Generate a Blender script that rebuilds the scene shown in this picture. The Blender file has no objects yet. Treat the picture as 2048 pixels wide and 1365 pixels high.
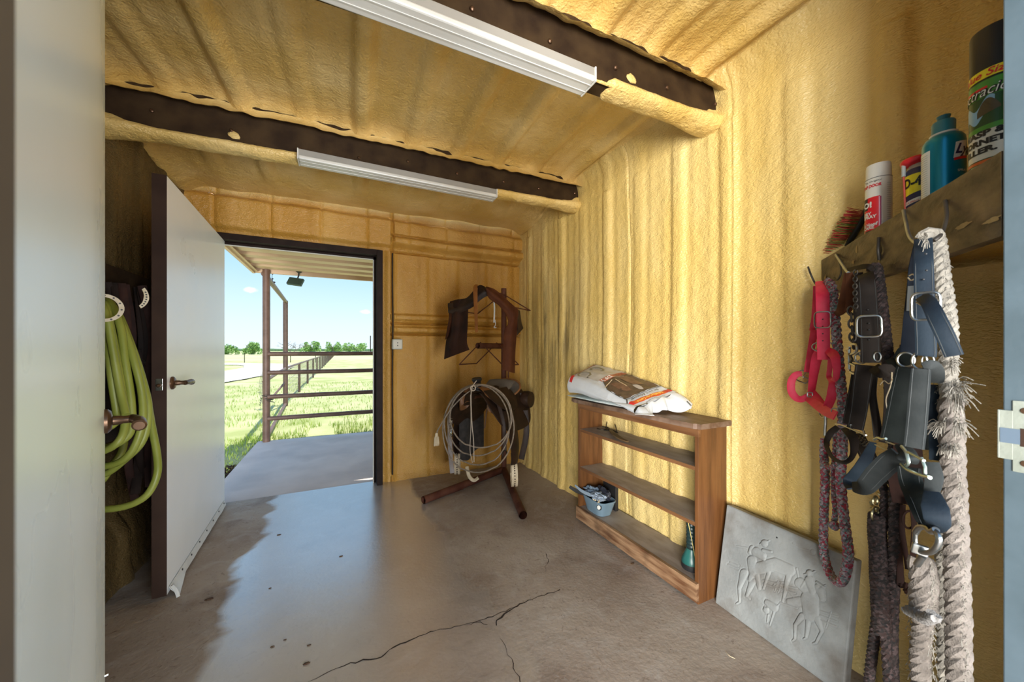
import bpy, math, random
from mathutils import Vector, Matrix, Euler, noise
random.seed(7)
SC = bpy.context.scene
COL = SC.collection
# ------------------------------------------------------------------ camera
FPX = 725.0; YAW = math.radians(25.4); HZ = 700.0; EYE = 1.2
cam_d = bpy.data.cameras.new('camera'); cam = bpy.data.objects.new('camera', cam_d); COL.objects.link(cam)
cam_d.sensor_width = 36; cam_d.lens = 36*FPX/2048; cam_d.shift_y = (HZ-682.5)/2048
cam_d.clip_start = .02; cam_d.clip_end = 2000
cam.location = (0, 0, EYE); cam.rotation_euler = (math.pi/2, 0, -YAW)
cam_d.dof.use_dof = True; cam_d.dof.focus_distance = 1.9; cam_d.dof.aperture_fstop = 5.6
SC.camera = cam
SC.view_settings.view_transform = 'Standard'; SC.view_settings.look = 'None'
SC.view_settings.exposure = 0.0; SC.view_settings.gamma = 1.0; SC.view_settings.use_curve_mapping = False
# ------------------------------------------------------------------ sky
W = bpy.data.worlds.new('sky'); SC.world = W; W.use_nodes = True
nt = W.node_tree; nt.nodes.clear()
def N(t, **k):
    n = nt.nodes.new(t)
    for a, b in k.items(): setattr(n, a, b)
    return n
out = N('ShaderNodeOutputWorld'); bg = N('ShaderNodeBackground'); tc = N('ShaderNodeTexCoord')
sep = N('ShaderNodeSeparateXYZ'); ramp = N('ShaderNodeValToRGB')
nt.links.new(tc.outputs['Generated'], sep.inputs[0]); nt.links.new(sep.outputs['Z'], ramp.inputs[0])
e = ramp.color_ramp.elements
e[0].position = 0.0; e[0].color = (.60, .70, .76, 1)
e[1].position = 1.0; e[1].color = (.22, .42, .80, 1)
x = e.new(.06); x.color = (.54, .68, .78, 1)
x = e.new(.24); x.color = (.27, .49, .68, 1)
x = e.new(.5); x.color = (.30, .55, .88, 1)
gm = N('ShaderNodeMath', operation='LESS_THAN'); gm.inputs[1].default_value = -.01; nt.links.new(sep.outputs['Z'], gm.inputs[0])
gmx = N('ShaderNodeMixRGB'); nt.links.new(gm.outputs[0], gmx.inputs[0]); nt.links.new(ramp.outputs[0], gmx.inputs[1]); gmx.inputs[2].default_value = (.20, .18, .12, 1)
last = gmx.outputs[0]
def cloud(dirv, rad, sq):
    global last
    v = Vector(dirv).normalized()
    sub = N('ShaderNodeVectorMath', operation='SUBTRACT'); sub.inputs[1].default_value = v
    nt.links.new(tc.outputs['Generated'], sub.inputs[0])
    mul = N('ShaderNodeVectorMath', operation='MULTIPLY'); mul.inputs[1].default_value = (1, 1, sq); nt.links.new(sub.outputs[0], mul.inputs[0])
    ln = N('ShaderNodeVectorMath', operation='LENGTH'); nt.links.new(mul.outputs[0], ln.inputs[0])
    nz = N('ShaderNodeTexNoise'); nz.inputs['Scale'].default_value = 60; nz.inputs['Detail'].default_value = 4
    nt.links.new(tc.outputs['Generated'], nz.inputs[0])
    ad = N('ShaderNodeMath', operation='MULTIPLY_ADD'); ad.inputs[1].default_value = rad*1.2; nt.links.new(nz.outputs[0], ad.inputs[0]); nt.links.new(ln.outputs['Value'], ad.inputs[2])
    mr = N('ShaderNodeMapRange'); mr.inputs[1].default_value = rad*1.5; mr.inputs[2].default_value = rad*.7; nt.links.new(ad.outputs[0], mr.inputs[0])
    mr.inputs[4].default_value = .8
    mx = N('ShaderNodeMixRGB'); nt.links.new(mr.outputs[0], mx.inputs[0]); nt.links.new(last, mx.inputs[1]); mx.inputs[2].default_value = (1, .98, .96, 1)
    last = mx.outputs[0]
def ray(px, py):
    u = (px-1024)/FPX; w = (HZ-py)/FPX
    return Vector((u*math.cos(YAW)+math.sin(YAW), -u*math.sin(YAW)+math.cos(YAW), w))
cloud(ray(499, 580), .016, 2.2); cloud(ray(730, 624), .020, 2.8)
nt.links.new(last, bg.inputs[0]); bg.inputs[1].default_value = 1.6
nt.links.new(bg.outputs[0], out.inputs[0])
# ------------------------------------------------------------------ lights
def light(name, kind, loc, energy, col, aim=None, **k):
    l = bpy.data.lights.new(name, kind); o = bpy.data.objects.new(name, l); COL.objects.link(o)
    l.energy = energy; l.color = col; o.location = loc
    for a, b in k.items(): setattr(l, a, b)
    if aim is not None:
        o.rotation_euler = (Vector(aim)-Vector(loc)).to_track_quat('-Z', 'Y').to_euler()
    return o
light('sun', 'SUN', (6, 2, 20), 6.2, (1, .96, .88), aim=(3.8, 2.8, 0), angle=math.radians(.6))
# added fill lamps out of view behind the doorway, brightening walls, ceiling and door leaves
light('aisle_fill_left', 'AREA', (-2.35, -2.9, 1.05), 750, (1, .97, .92), aim=(1.6, 1.6, 1.4), shape='RECTANGLE', size=2.0, size_y=1.9)
light('aisle_fill_right', 'AREA', (1.2, -3.0, .75), 290, (.95, .97, 1), aim=(-.7, 2.0, 1.6), shape='RECTANGLE', size=2.0, size_y=1.6)
# ------------------------------------------------------------------ helpers
def V(px, py, d):
    r = ray(px, py); return Vector((r.x*d, r.y*d, EYE+r.z*d))
def onX(px, py, X): r = ray(px, py); return V(px, py, X/r.x)
def onY(px, py, Y): r = ray(px, py); return V(px, py, Y/r.y)
def onZ(px, py, z): r = ray(px, py); return V(px, py, (z-EYE)/r.z)
def mixn(n, a, b, f, L):
    m = n.new('ShaderNodeMixRGB'); L.new(f, m.inputs[0])
    for i, v in ((1, a), (2, b)):
        if isinstance(v, (tuple, list)): m.inputs[i].default_value = (*v[:3], 1)
        else: L.new(v, m.inputs[i])
    return m.outputs[0]
def M(name, c1, c2=None, ns=6, rough=.6, metal=0., bump=0., bs=60, bd=.004, spec=.5, stretch=(1, 1, 1), detail=4, c3=None, ns3=1.5, rvar=0, emis=None, alpha=None, trans=0):
    m = bpy.data.materials.new(name); m.use_nodes = True
    n = m.node_tree.nodes; L = m.node_tree.links; b = n['Principled BSDF']
    b.inputs['Roughness'].default_value = rough; b.inputs['Metallic'].default_value = metal
    b.inputs['Specular IOR Level'].default_value = spec
    if trans: b.inputs['Transmission Weight'].default_value = trans
    t = n.new('ShaderNodeTexCoord'); mp = n.new('ShaderNodeMapping'); mp.inputs['Scale'].default_value = stretch
    L.new(t.outputs['Object'], mp.inputs[0])
    if c2 is None: b.inputs['Base Color'].default_value = (*c1, 1)
    else:
        nz = n.new('ShaderNodeTexNoise'); nz.inputs['Scale'].default_value = ns; nz.inputs['Detail'].default_value = detail
        L.new(mp.outputs[0], nz.inputs[0])
        r = n.new('ShaderNodeMapRange'); r.inputs[1].default_value = .35; r.inputs[2].default_value = .65; L.new(nz.outputs[0], r.inputs[0])
        c = mixn(n, c1, c2, r.outputs[0], L)
        if c3 is not None:
            n3 = n.new('ShaderNodeTexNoise'); n3.inputs['Scale'].default_value = ns3; n3.inputs['Detail'].default_value = 5; L.new(t.outputs['Object'], n3.inputs[0])
            r3 = n.new('ShaderNodeMapRange'); r3.inputs[1].default_value = .5; r3.inputs[2].default_value = .7; L.new(n3.outputs[0], r3.inputs[0])
            c = mixn(n, c, c3, r3.outputs[0], L)
        L.new(c, b.inputs['Base Color'])
        if rvar:
            rr = n.new('ShaderNodeMapRange'); rr.inputs[3].default_value = rough-rvar; rr.inputs[4].default_value = rough+rvar
            L.new(nz.outputs[0], rr.inputs[0]); L.new(rr.outputs[0], b.inputs['Roughness'])
    if bump:
        nb = n.new('ShaderNodeTexNoise'); nb.inputs['Scale'].default_value = bs; nb.inputs['Detail'].default_value = 3
        L.new(mp.outputs[0], nb.inputs[0])
        bp = n.new('ShaderNodeBump'); bp.inputs['Strength'].default_value = bump; bp.inputs['Distance'].default_value = bd
        L.new(nb.outputs[0], bp.inputs['Height']); L.new(bp.outputs[0], b.inputs['Normal'])
    return m
def mesh(name, vs, fs, mat=None, parent=None, smooth=True):
    me = bpy.data.meshes.new(name); me.from_pydata([tuple(v) for v in vs], [], fs); me.update()
    if smooth: me.polygons.foreach_set('use_smooth', [True]*len(me.polygons))
    o = bpy.data.objects.new(name, me); COL.objects.link(o)
    if mat: me.materials.append(mat)
    if parent: o.parent = parent
    return o
class B:
    def __init__(s): s.v = []; s.f = []
    def add(s, vs, fs):
        k = len(s.v); s.v += [Vector(v) for v in vs]; s.f += [tuple(i+k for i in f) for f in fs]; return s
    def box(s, x0, x1, y0, y1, z0, z1, mtx=None, bev=0.):
        if bev <= 0:
            vs = [(x, y, z) for x in (x0, x1) for y in (y0, y1) for z in (z0, z1)]
            fs = [(0, 1, 3, 2), (4, 6, 7, 5), (0, 4, 5, 1), (2, 3, 7, 6), (0, 2, 6, 4), (1, 5, 7, 3)]
        else:
            import bmesh
            bm = bmesh.new(); bmesh.ops.create_cube(bm, size=1)
            for v in bm.verts:
                v.co = Vector(((x0+x1)/2+v.co.x*(x1-x0), (y0+y1)/2+v.co.y*(y1-y0), (z0+z1)/2+v.co.z*(z1-z0)))
            bmesh.ops.bevel(bm, geom=bm.edges[:], offset=bev, segments=2, affect='EDGES', profile=.5)
            bm.verts.index_update()
            vs = [v.co.copy() for v in bm.verts]; fs = [tuple(v.index for v in f.verts) for f in bm.faces]; bm.free()
        if mtx: vs = [mtx @ Vector(v) for v in vs]
        return s.add(vs, fs)
    def tube(s, pts, r, n=8, closed=False, caps=True, flat=1.0):
        pts = [Vector(p) for p in pts]; m = len(pts)
        rs = r if isinstance(r, (list, tuple)) else [r]*m
        T = []
        for i in range(m):
            a = pts[(i-1) % m] if (closed or i > 0) else pts[0]; b = pts[(i+1) % m] if (closed or i < m-1) else pts[-1]
            t = (b-a); T.append(t.normalized() if t.length > 1e-9 else Vector((0, 0, 1)))
        ref = Vector((0, 0, 1)) if abs(T[0].z) < .9 else Vector((1, 0, 0))
        nn = (ref - T[0]*ref.dot(T[0])).normalized(); vs = []
        fr = []
        for i in range(m):
            if i: nn = (nn - T[i]*nn.dot(T[i])); nn = nn.normalized() if nn.length > 1e-6 else Vector((1, 0, 0))
            bb = T[i].cross(nn); fr.append((nn.copy(), bb))
            for k in range(n):
                a = 2*math.pi*k/n; vs.append(pts[i]+(nn*math.cos(a)+bb*math.sin(a)*flat)*rs[i])
        fs = []
        for i in range(m if closed else m-1):
            j = (i+1) % m
            for k in range(n): fs.append((i*n+k, i*n+(k+1) % n, j*n+(k+1) % n, j*n+k))
        if caps and not closed: fs.append(tuple(range(n))[::-1]); fs.append(tuple((m-1)*n+k for k in range(n)))
        return s.add(vs, fs)
    def lathe(s, prof, c, n=24, axis=None, caps=True):
        vs = []; c = Vector(c)
        R = Vector(axis).to_track_quat('Z', 'Y').to_matrix() if axis is not None else Matrix.Identity(3)
        for r, z in prof:
            for k in range(n):
                a = 2*math.pi*k/n; vs.append(c + R @ Vector((r*math.cos(a), r*math.sin(a), z)))
        fs = [(i*n+k, i*n+(k+1) % n, (i+1)*n+(k+1) % n, (i+1)*n+k) for i in range(len(prof)-1) for k in range(n)]
        if caps: fs.append(tuple(range(n))[::-1]); fs.append(tuple((len(prof)-1)*n+k for k in range(n)))
        return s.add(vs, fs)
    def grid(s, fn, nu, nv, thick=0.):
        P = [[Vector(fn(i/nu, j/nv)) for j in range(nv+1)] for i in range(nu+1)]
        vs = [p for r in P for p in r]; w = nv+1
        fs = [(i*w+j, (i+1)*w+j, (i+1)*w+j+1, i*w+j+1) for i in range(nu) for j in range(nv)]
        if thick:
            nn = []
            for i in range(nu+1):
                for j in range(nv+1):
                    a = P[min(i+1, nu)][j]-P[max(i-1, 0)][j]; b = P[i][min(j+1, nv)]-P[i][max(j-1, 0)]
                    c = a.cross(b); nn.append(c.normalized() if c.length > 1e-9 else Vector((0, 0, 1)))
            k = len(vs); vs = vs + [v-q*thick for v, q in zip(vs, nn)]
            fs2 = [tuple(i+k for i in reversed(f)) for f in fs]; rim = []
            for i in range(nu):
                rim.append((i*w, i*w+k, (i+1)*w+k, (i+1)*w)); rim.append((i*w+nv, (i+1)*w+nv, (i+1)*w+nv+k, i*w+nv+k))
            for j in range(nv):
                rim.append((j, j+1, j+1+k, j+k)); rim.append((nu*w+j, nu*w+j+k, nu*w+j+1+k, nu*w+j+1))
            fs = fs+fs2+rim
        return s.add(vs, fs)
    def strap(s, pts, w, th, view=None, roll=None, n=0):
        """flat band along pts; its broad side faces `view` (a point) unless rolled"""
        P = spline(pts, n) if n else [Vector(p) for p in pts]; m = len(P)
        ws = w if isinstance(w, (list, tuple)) else [w]*m
        if len(ws) != m: ws = [ws[int(i*(len(ws)-1)/(m-1))]+(ws[min(len(ws)-1, int(i*(len(ws)-1)/(m-1))+1)]-ws[int(i*(len(ws)-1)/(m-1))])*((i*(len(ws)-1)/(m-1)) % 1) for i in range(m)]
        vs = []; prev = None
        for i in range(m):
            t = (P[min(i+1, m-1)]-P[max(i-1, 0)]); t.normalize()
            vd = ((Vector(view) if view is not None else Vector((0, 0, EYE)))-P[i]).normalized()
            side = t.cross(vd)
            if side.length < .15 and prev: side = prev.copy()
            side.normalize()
            if prev and side.dot(prev) < 0: side = -side
            prev = side.copy(); nn = side.cross(t).normalized()
            if roll:
                q = i/(m-1)*(len(roll)-1); k = int(min(q, len(roll)-2)); a = math.radians(roll[k]+(roll[k+1]-roll[k])*(q-k))
                side, nn = side*math.cos(a)+nn*math.sin(a), nn*math.cos(a)-side*math.sin(a)
            h = ws[i]/2; e2 = th/2
            for a, b in ((-1, -.5), (-.86, -1), (.86, -1), (1, -.5), (1, .5), (.86, 1), (-.86, 1), (-1, .5)):
                vs.append(P[i]+side*h*a+nn*e2*b)
        fs = [(i*8+k, i*8+(k+1) % 8, (i+1)*8+(k+1) % 8, (i+1)*8+k) for i in range(m-1) for k in range(8)]
        fs.append(tuple(range(8))[::-1]); fs.append(tuple((m-1)*8+k for k in range(8)))
        return s.add(vs, fs)
    def braid(s, pts, R, strands=3, pitch=.05, n=6, q=.58, step=.006, flat=1.0):
        P = resample(spline(pts, 12), step); m = len(P)
        T = [(P[min(i+1, m-1)]-P[max(i-1, 0)]).normalized() for i in range(m)]
        ref = Vector((0, 1, 0)) if abs(T[0].y) < .9 else Vector((1, 0, 0)); nn = (ref-T[0]*ref.dot(T[0])).normalized(); F = []
        for i in range(m):
            nn = (nn-T[i]*nn.dot(T[i])).normalized(); F.append((nn.copy(), T[i].cross(nn)))
        for k in range(strands):
            L = []
            for i in range(m):
                a = 2*math.pi*(i*step/pitch+k/strands)
                L.append(P[i]+(F[i][0]*math.cos(a)+F[i][1]*math.sin(a)*flat)*R*(1-q)*1.05)
            s.tube(L, R*q, n)
        return s
    def torus(s, c, axis, R, r, n=20, k=8, arc=2*math.pi, a0=0, sx=1., up=None):
        R3 = Vector(axis).to_track_quat('Z', 'Y').to_matrix() if up is None else frame(axis, up)
        closed = arc > 6.28
        P = [Vector(c)+R3 @ Vector((R*sx*math.cos(a0+arc*i/n), R*math.sin(a0+arc*i/n), 0)) for i in range(n if closed else n+1)]
        return s.tube(P, r, k, closed=closed)
    def ball(s, c, r, n=10, sc=(1, 1, 1), fn=None):
        vs = []; fs = []; c = Vector(c)
        for i in range(n+1):
            th = math.pi*i/n
            for k in range(2*n):
                a = math.pi*k/n; p = Vector((math.sin(th)*math.cos(a)*sc[0], math.sin(th)*math.sin(a)*sc[1], math.cos(th)*sc[2]))*r
                if fn: p = fn(p)
                vs.append(c+p)
        fs = [(i*2*n+k, (i+1)*2*n+k, (i+1)*2*n+(k+1) % (2*n), i*2*n+(k+1) % (2*n)) for i in range(n) for k in range(2*n)]
        return s.add(vs, fs)
    def build(s, name, mat, parent=None, smooth=True, inv=None):
        vs = s.v
        o = mesh(name, vs, s.f, mat, parent, smooth)
        if parent: # vertices are world coordinates: bring them into the parent's frame
            mi = wm(parent).inverted()
            o.data.transform(mi)
        if smooth:
            try: o.data.set_sharp_from_angle(angle=math.radians(40))
            except Exception: pass
        return o
def wm(o):
    m = o.matrix_basis.copy()
    while o.parent: o = o.parent; m = o.matrix_basis @ m
    return m
def frame(axis, up):
    z = Vector(axis).normalized(); y = Vector(up); y = (y-z*y.dot(z)).normalized(); x = y.cross(z)
    return Matrix((x, y, z)).transposed()
def spline(pts, n=8, closed=False):
    P = [Vector(p) for p in pts]; m = len(P)
    if m < 3 and not closed: return [P[0].lerp(P[-1], i/n) for i in range(n+1)]
    out = []
    for i in range(m if closed else m-1):
        g = (lambda k: P[k % m]) if closed else (lambda k: P[max(0, min(m-1, k))])
        a, b, c, d = g(i-1), g(i), g(i+1), g(i+2)
        for j in range(n):
            t = j/n; out.append(.5*((2*b)+(c-a)*t+(2*a-5*b+4*c-d)*t*t+(3*b-a-3*c+d)*t**3))
    if not closed: out.append(P[-1].copy())
    return out
def resample(P, step):
    L = [0]
    for a, b in zip(P, P[1:]): L.append(L[-1]+(b-a).length)
    n = max(2, int(L[-1]/step)); out = []; k = 0
    for i in range(n+1):
        s = L[-1]*i/n
        while k < len(L)-2 and L[k+1] < s: k += 1
        out.append(P[k].lerp(P[k+1], (s-L[k])/max(1e-9, L[k+1]-L[k])))
    return out
def thing(name, label, cat, loc=(0, 0, 0), rot=(0, 0, 0), group=None):
    o = bpy.data.objects.new(name, None); COL.objects.link(o); o.location = loc; o.rotation_euler = rot; o.empty_display_size = .1
    o['label'] = label; o['category'] = cat
    if group: o['group'] = group
    return o
def tag(o, label, cat, group=None, kind=None):
    o['label'] = label; o['category'] = cat
    if group: o['group'] = group
    if kind: o['kind'] = kind
    return o
def struct(o, label=None): o['kind'] = 'structure'; return o
_txt = {}
def text_mesh(body, size, bold=0., shear=0.):
    c = bpy.data.curves.new('t', 'FONT'); c.body = body; c.size = size; c.align_x = 'CENTER'; c.align_y = 'CENTER'
    c.offset = bold; c.shear = shear; c.resolution_u = 3
    o = bpy.data.objects.new('t', c); COL.objects.link(o)
    dg = bpy.context.evaluated_depsgraph_get(); dg.update()
    me = bpy.data.meshes.new_from_object(o.evaluated_get(dg))
    bpy.data.objects.remove(o); vs = [v.co.copy() for v in me.vertices]; fs = [tuple(p.vertices) for p in me.polygons]
    return vs, fs
def text(b, body, size, fn, bold=0., shear=0., sx=1.):
    vs, fs = text_mesh(body, size, bold, shear)
    b.add([fn(v.x*sx, v.y) for v in vs], fs); return b
def n3(x, y, z=0, s=1.): return noise.noise(Vector((x*s, y*s, z*s)))
# ------------------------------------------------------------------ materials
def foam_mat(name, c1, c2, streaked=False):
    m = bpy.data.materials.new(name); m.use_nodes = True
    n = m.node_tree.nodes; L = m.node_tree.links; b = n['Principled BSDF']
    b.inputs['Roughness'].default_value = .34; b.inputs['Specular IOR Level'].default_value = .55
    g = n.new('ShaderNodeNewGeometry'); mp = n.new('ShaderNodeMapping'); L.new(g.outputs['Position'], mp.inputs[0]); mp.inputs['Scale'].default_value = (1, 1, .35)
    nz = n.new('ShaderNodeTexNoise'); nz.inputs['Scale'].default_value = 3.2; nz.inputs['Detail'].default_value = 6; L.new(mp.outputs[0], nz.inputs[0])
    r = n.new('ShaderNodeMapRange'); r.inputs[1].default_value = .4; r.inputs[2].default_value = .68; L.new(nz.outputs[0], r.inputs[0])
    c = mixn(n, c1, c2, r.outputs[0], L)
    if streaked: # dark vertical streaks on the right wall beside the saddle stand
        mp2 = n.new('ShaderNodeMapping'); mp2.inputs['Scale'].default_value = (1, 5.5, .5); L.new(g.outputs['Position'], mp2.inputs[0])
        s = n.new('ShaderNodeTexNoise'); s.inputs['Scale'].default_value = 2.6; s.inputs['Detail'].default_value = 5; L.new(mp2.outputs[0], s.inputs[0])
        sp = n.new('ShaderNodeSeparateXYZ'); L.new(g.outputs['Position'], sp.inputs[0])
        def rng(o, a, b_, c_, d_):
            q = n.new('ShaderNodeMapRange'); q.inputs[1].default_value = a; q.inputs[2].default_value = b_; L.new(o, q.inputs[0])
            q2 = n.new('ShaderNodeMapRange'); q2.inputs[1].default_value = c_; q2.inputs[2].default_value = d_; q2.inputs[3].default_value = 1; q2.inputs[4].default_value = 0; L.new(o, q2.inputs[0])
            mm = n.new('ShaderNodeMath'); mm.operation = 'MULTIPLY'; L.new(q.outputs[0], mm.inputs[0]); L.new(q2.outputs[0], mm.inputs[1]); return mm.outputs[0]
        my = rng(sp.outputs['Y'], 2.35, 2.55, 2.95, 3.4); mz = rng(sp.outputs['Z'], .7, 1.25, 1.5, 2.0)
        ms = n.new('ShaderNodeMapRange'); ms.inputs[1].default_value = .42; ms.inputs[2].default_value = .6; L.new(s.outputs[0], ms.inputs[0])
        a = n.new('ShaderNodeMath'); a.operation = 'MULTIPLY'; L.new(my, a.inputs[0]); L.new(mz, a.inputs[1])
        a2 = n.new('ShaderNodeMath'); a2.operation = 'MULTIPLY'; L.new(a.outputs[0], a2.inputs[0]); L.new(ms.outputs[0], a2.inputs[1])
        a3 = n.new('ShaderNodeMath'); a3.operation = 'MULTIPLY'; L.new(a2.outputs[0], a3.inputs[0]); a3.inputs[1].default_value = .8
        c = mixn(n, c, (.09, .065, .03), a3.outputs[0], L)
    L.new(c, b.inputs['Base Color'])
    mp3 = n.new('ShaderNodeMapping'); L.new(g.outputs['Position'], mp3.inputs[0]); mp3.inputs['Scale'].default_value = (.75, .75, 1.5)
    v = n.new('ShaderNodeTexNoise'); v.inputs['Scale'].default_value = 118; v.inputs['Detail'].default_value = 2.0; v.inputs['Distortion'].default_value = .35; L.new(mp3.outputs[0], v.inputs[0])
    v2 = n.new('ShaderNodeTexNoise'); v2.inputs['Scale'].default_value = 22; v2.inputs['Detail'].default_value = 2; L.new(g.outputs['Position'], v2.inputs[0])
    ad = n.new('ShaderNodeMath'); ad.operation = 'MULTIPLY_ADD'; ad.inputs[1].default_value = 1.3; L.new(v2.outputs[0], ad.inputs[0]); L.new(v.outputs[0], ad.inputs[2])
    bp = n.new('ShaderNodeBump'); bp.inputs['Strength'].default_value = .6; bp.inputs['Distance'].default_value = .011; L.new(ad.outputs[0], bp.inputs['Height']); L.new(bp.outputs[0], b.inputs['Normal'])
    return m
FOAM = foam_mat('spray_foam', (.64, .455, .145), (.72, .555, .235), streaked=True)
FOAMC = foam_mat('spray_foam_ceiling', (.65, .44, .13), (.79, .59, .25))
FOAMB = foam_mat('spray_foam_shaded', (.52, .265, .042), (.64, .365, .085))  # same foam, darker and more orange: back wall's shade put into the colour
FOAML = foam_mat('spray_foam_shaded_left', (.07, .045, .017), (.16, .10, .035))  # same foam, darkest copy: left wall's lack of light painted into the colour
REDOX = M('brown_oxide_steel', (.026, .014, .007), (.055, .032, .014), 9, .7, spec=.15, bump=.2)
PIPE = M('brown_painted_pipe', (.115, .062, .042), (.165, .092, .065), 12, .5, bump=.15)
FRAME = M('dark_bronze_frame', (.016, .009, .007), (.026, .015, .011), 10, .6, spec=.15)
LEAF = M('painted_door_cream', (.80, .84, .86), (.85, .88, .89), 3, .30, rvar=.08, bump=.05, bs=5)
LEAF2 = M('painted_door_pale', (.76, .83, .79), (.81, .87, .84), 2.5, .28, rvar=.08, bump=.05, bs=4)
JAMB = M('blue_grey_steel', (.05, .075, .09), (.065, .095, .115), 12, .5, bump=.3, bs=90, bd=.001)
BRONZE = M('aged_bronze', (.10, .055, .03), (.15, .085, .05), 20, .35, .7)
CHROME = M('dull_chrome', (.55, .56, .54), (.40, .40, .38), 20, .25, 1.)
ZINC = M('zinc_plate', (.60, .66, .60), (.52, .58, .55), 9, .4, .35, bump=.3)
BLACK = M('black_rubber', (.012, .012, .013), (.02, .02, .02), 10, .5)
WHITEP = M('white_plastic', (.72, .72, .68), None, rough=.4)
FIXT = M('fixture_white', (.64, .64, .60), (.59, .58, .54), 4, .35)
FIXG = M('fixture_grey_side', (.26, .25, .225), (.31, .295, .265), 4, .45)
# ------------------------------------------------------------------ room shell
XR, XL, YB, YF, ZC = 1.75, -1.05, 3.47, .20, 2.60
def rib(x, c0, pitch, jit=1.0):
    """trapezoid sheet rib seen through the foam: one broad rise per pitch and two low ones between"""
    k = round((x-c0)/pitch); dx = (x-c0)-k*pitch
    a = .75+.35*math.sin(k*2.7+1)
    g = a*.023*math.exp(-(dx/.045)**4)
    for q in (-.1, .1):
        g += .003*math.exp(-((dx-q*pitch/.3)/.022)**2)
    return g
def wobble(x, y, seed): return .018*n3(x*1.6+seed, y*.8) + .004*n3(x*6+seed, y*2.5, 3) + .0013*n3(x*19, y*14+seed, 5)+.0010*n3(x*45, y*45+seed, 9)
def cove(z): return .05*math.exp(-((ZC-z)/.07)**2) + .012*math.exp(-(z/.05)**2)
def crease(d, w=.008): return -.02*math.exp(-(d/w)**2)
def rw(u, v):
    Y = YF-.05+(YB+.1-YF+.05)*u; z = -.02+(ZC+.05)*v
    o = rib(Y, .57, .30)*(1 if z < 2.35 else .5)+wobble(Y, z, 3)+cove(z)+crease(Y-1.15, .006)*.4+crease(Y-1.86-.01*math.sin(z*3), .006)*.5
    # girt behind the corner shelf and the thick foam build-up around it
    o += .035*math.exp(-((z-1.455)/.03)**2)*(1/(1+math.exp((Y-.80)/.03)))
    return (XR-o, Y, z)
b = B().grid(rw, 460, 200); struct(b.build('wall_right', FOAM))
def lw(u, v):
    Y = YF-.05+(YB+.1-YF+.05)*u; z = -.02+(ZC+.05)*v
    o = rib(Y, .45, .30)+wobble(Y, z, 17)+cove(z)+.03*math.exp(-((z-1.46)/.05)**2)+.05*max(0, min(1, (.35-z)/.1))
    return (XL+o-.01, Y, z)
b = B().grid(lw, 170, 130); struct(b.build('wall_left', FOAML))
DX0, DX1, DZ = -.90, .345, 2.085
def bw(x, z):
    o = rib(x, .42, .30)*(1 if z < 2.1 else .25)+wobble(x, z, 31)+cove(z)*.7
    if x > .42:   # horizontal girts under foam with cracks below them
        for zz, h, w in ((2.19, .035, .035), (1.50, .035, .028), (1.385, .035, .028)):
            o += h*math.exp(-((z-zz)/w)**4)
        for zz in (2.10, 1.445, 1.345, 2.245):
            o -= .034*math.exp(-((z-zz-.006*n3(x*4, zz*9))/.008)**2)
        o += .03*math.exp(-(z/(.07+.04*n3(x*3, 5)))**2)
        if .42 < x < .52: o -= .03*math.exp(-((x-.435)/.012)**2)
    if z > 2.1:   # boxed eave strut over the door
        o += .055*(1/(1+math.exp(-(z-2.14)/.008)))*(1/(1+math.exp((z-2.385-.012*n3(x*5, 2))/.008)))
        k = round((x+.5)/.36)*.36-.5
        o -= .012*math.exp(-((x-k)/.01)**2)
    return (x, YB-o+.02, z)
b = B()
def patch(x0, x1, z0, z1, nx, nz): b.grid(lambda u, v: bw(x0+(x1-x0)*u, z0+(z1-z0)*v), nx, nz)
patch(XL-.05, DX0, -.02, DZ, 12, 120); patch(DX1, XR+.05, -.02, DZ, 150, 420); 
patch(XL-.05, DX0, DZ, ZC+.03, 12, 40); patch(DX0, DX1, DZ, ZC+.03, 130, 90); patch(DX1, XR+.05, DZ, ZC+.03, 110, 110)
struct(b.build('wall_back', FOAMB))
def ce(u, v):
    x = XL-.05+(XR-XL+.1)*u; y = YF-.05+(YB-YF+.1)*v
    y = min(y, 3.465)
    o = rib(x+.03*math.sin(y*1.3), .12, .305)*1.7*max(0, min(1, (3.3-y)/.35))+wobble(x, y*.6, 47)*1.1
    q = max(0, min(1, (y-2.55)/.8)); o += .125*q*q*(3-2*q)
    o += .05*math.exp(-((XR-x)/.06)**2)+.05*math.exp(-((x-XL)/.07)**2)
    o += .012*n3(x*5, 7)*max(0, min(1, (y-3.1)/.2))
    for yy in (2.48, 1.29): o += .05*math.exp(-((y-yy-.03)/.09)**2)
    return (x, y, ZC-.016*(1.7-x)-o)
b = B().grid(ce, 240, 200); struct(b.build('ceiling', FOAMC))
# front wall with the doorway the photograph is taken from
b = B(); b.box(XL-.1, -.20, .08, .20, 0, ZC+.05); b.box(1.16, XR+.1, .08, .20, 0, ZC+.05); b.box(-.20, 1.16, .08, .20, 2.32, ZC+.05)
struct(b.build('wall_front', FOAMB, smooth=False))
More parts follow.
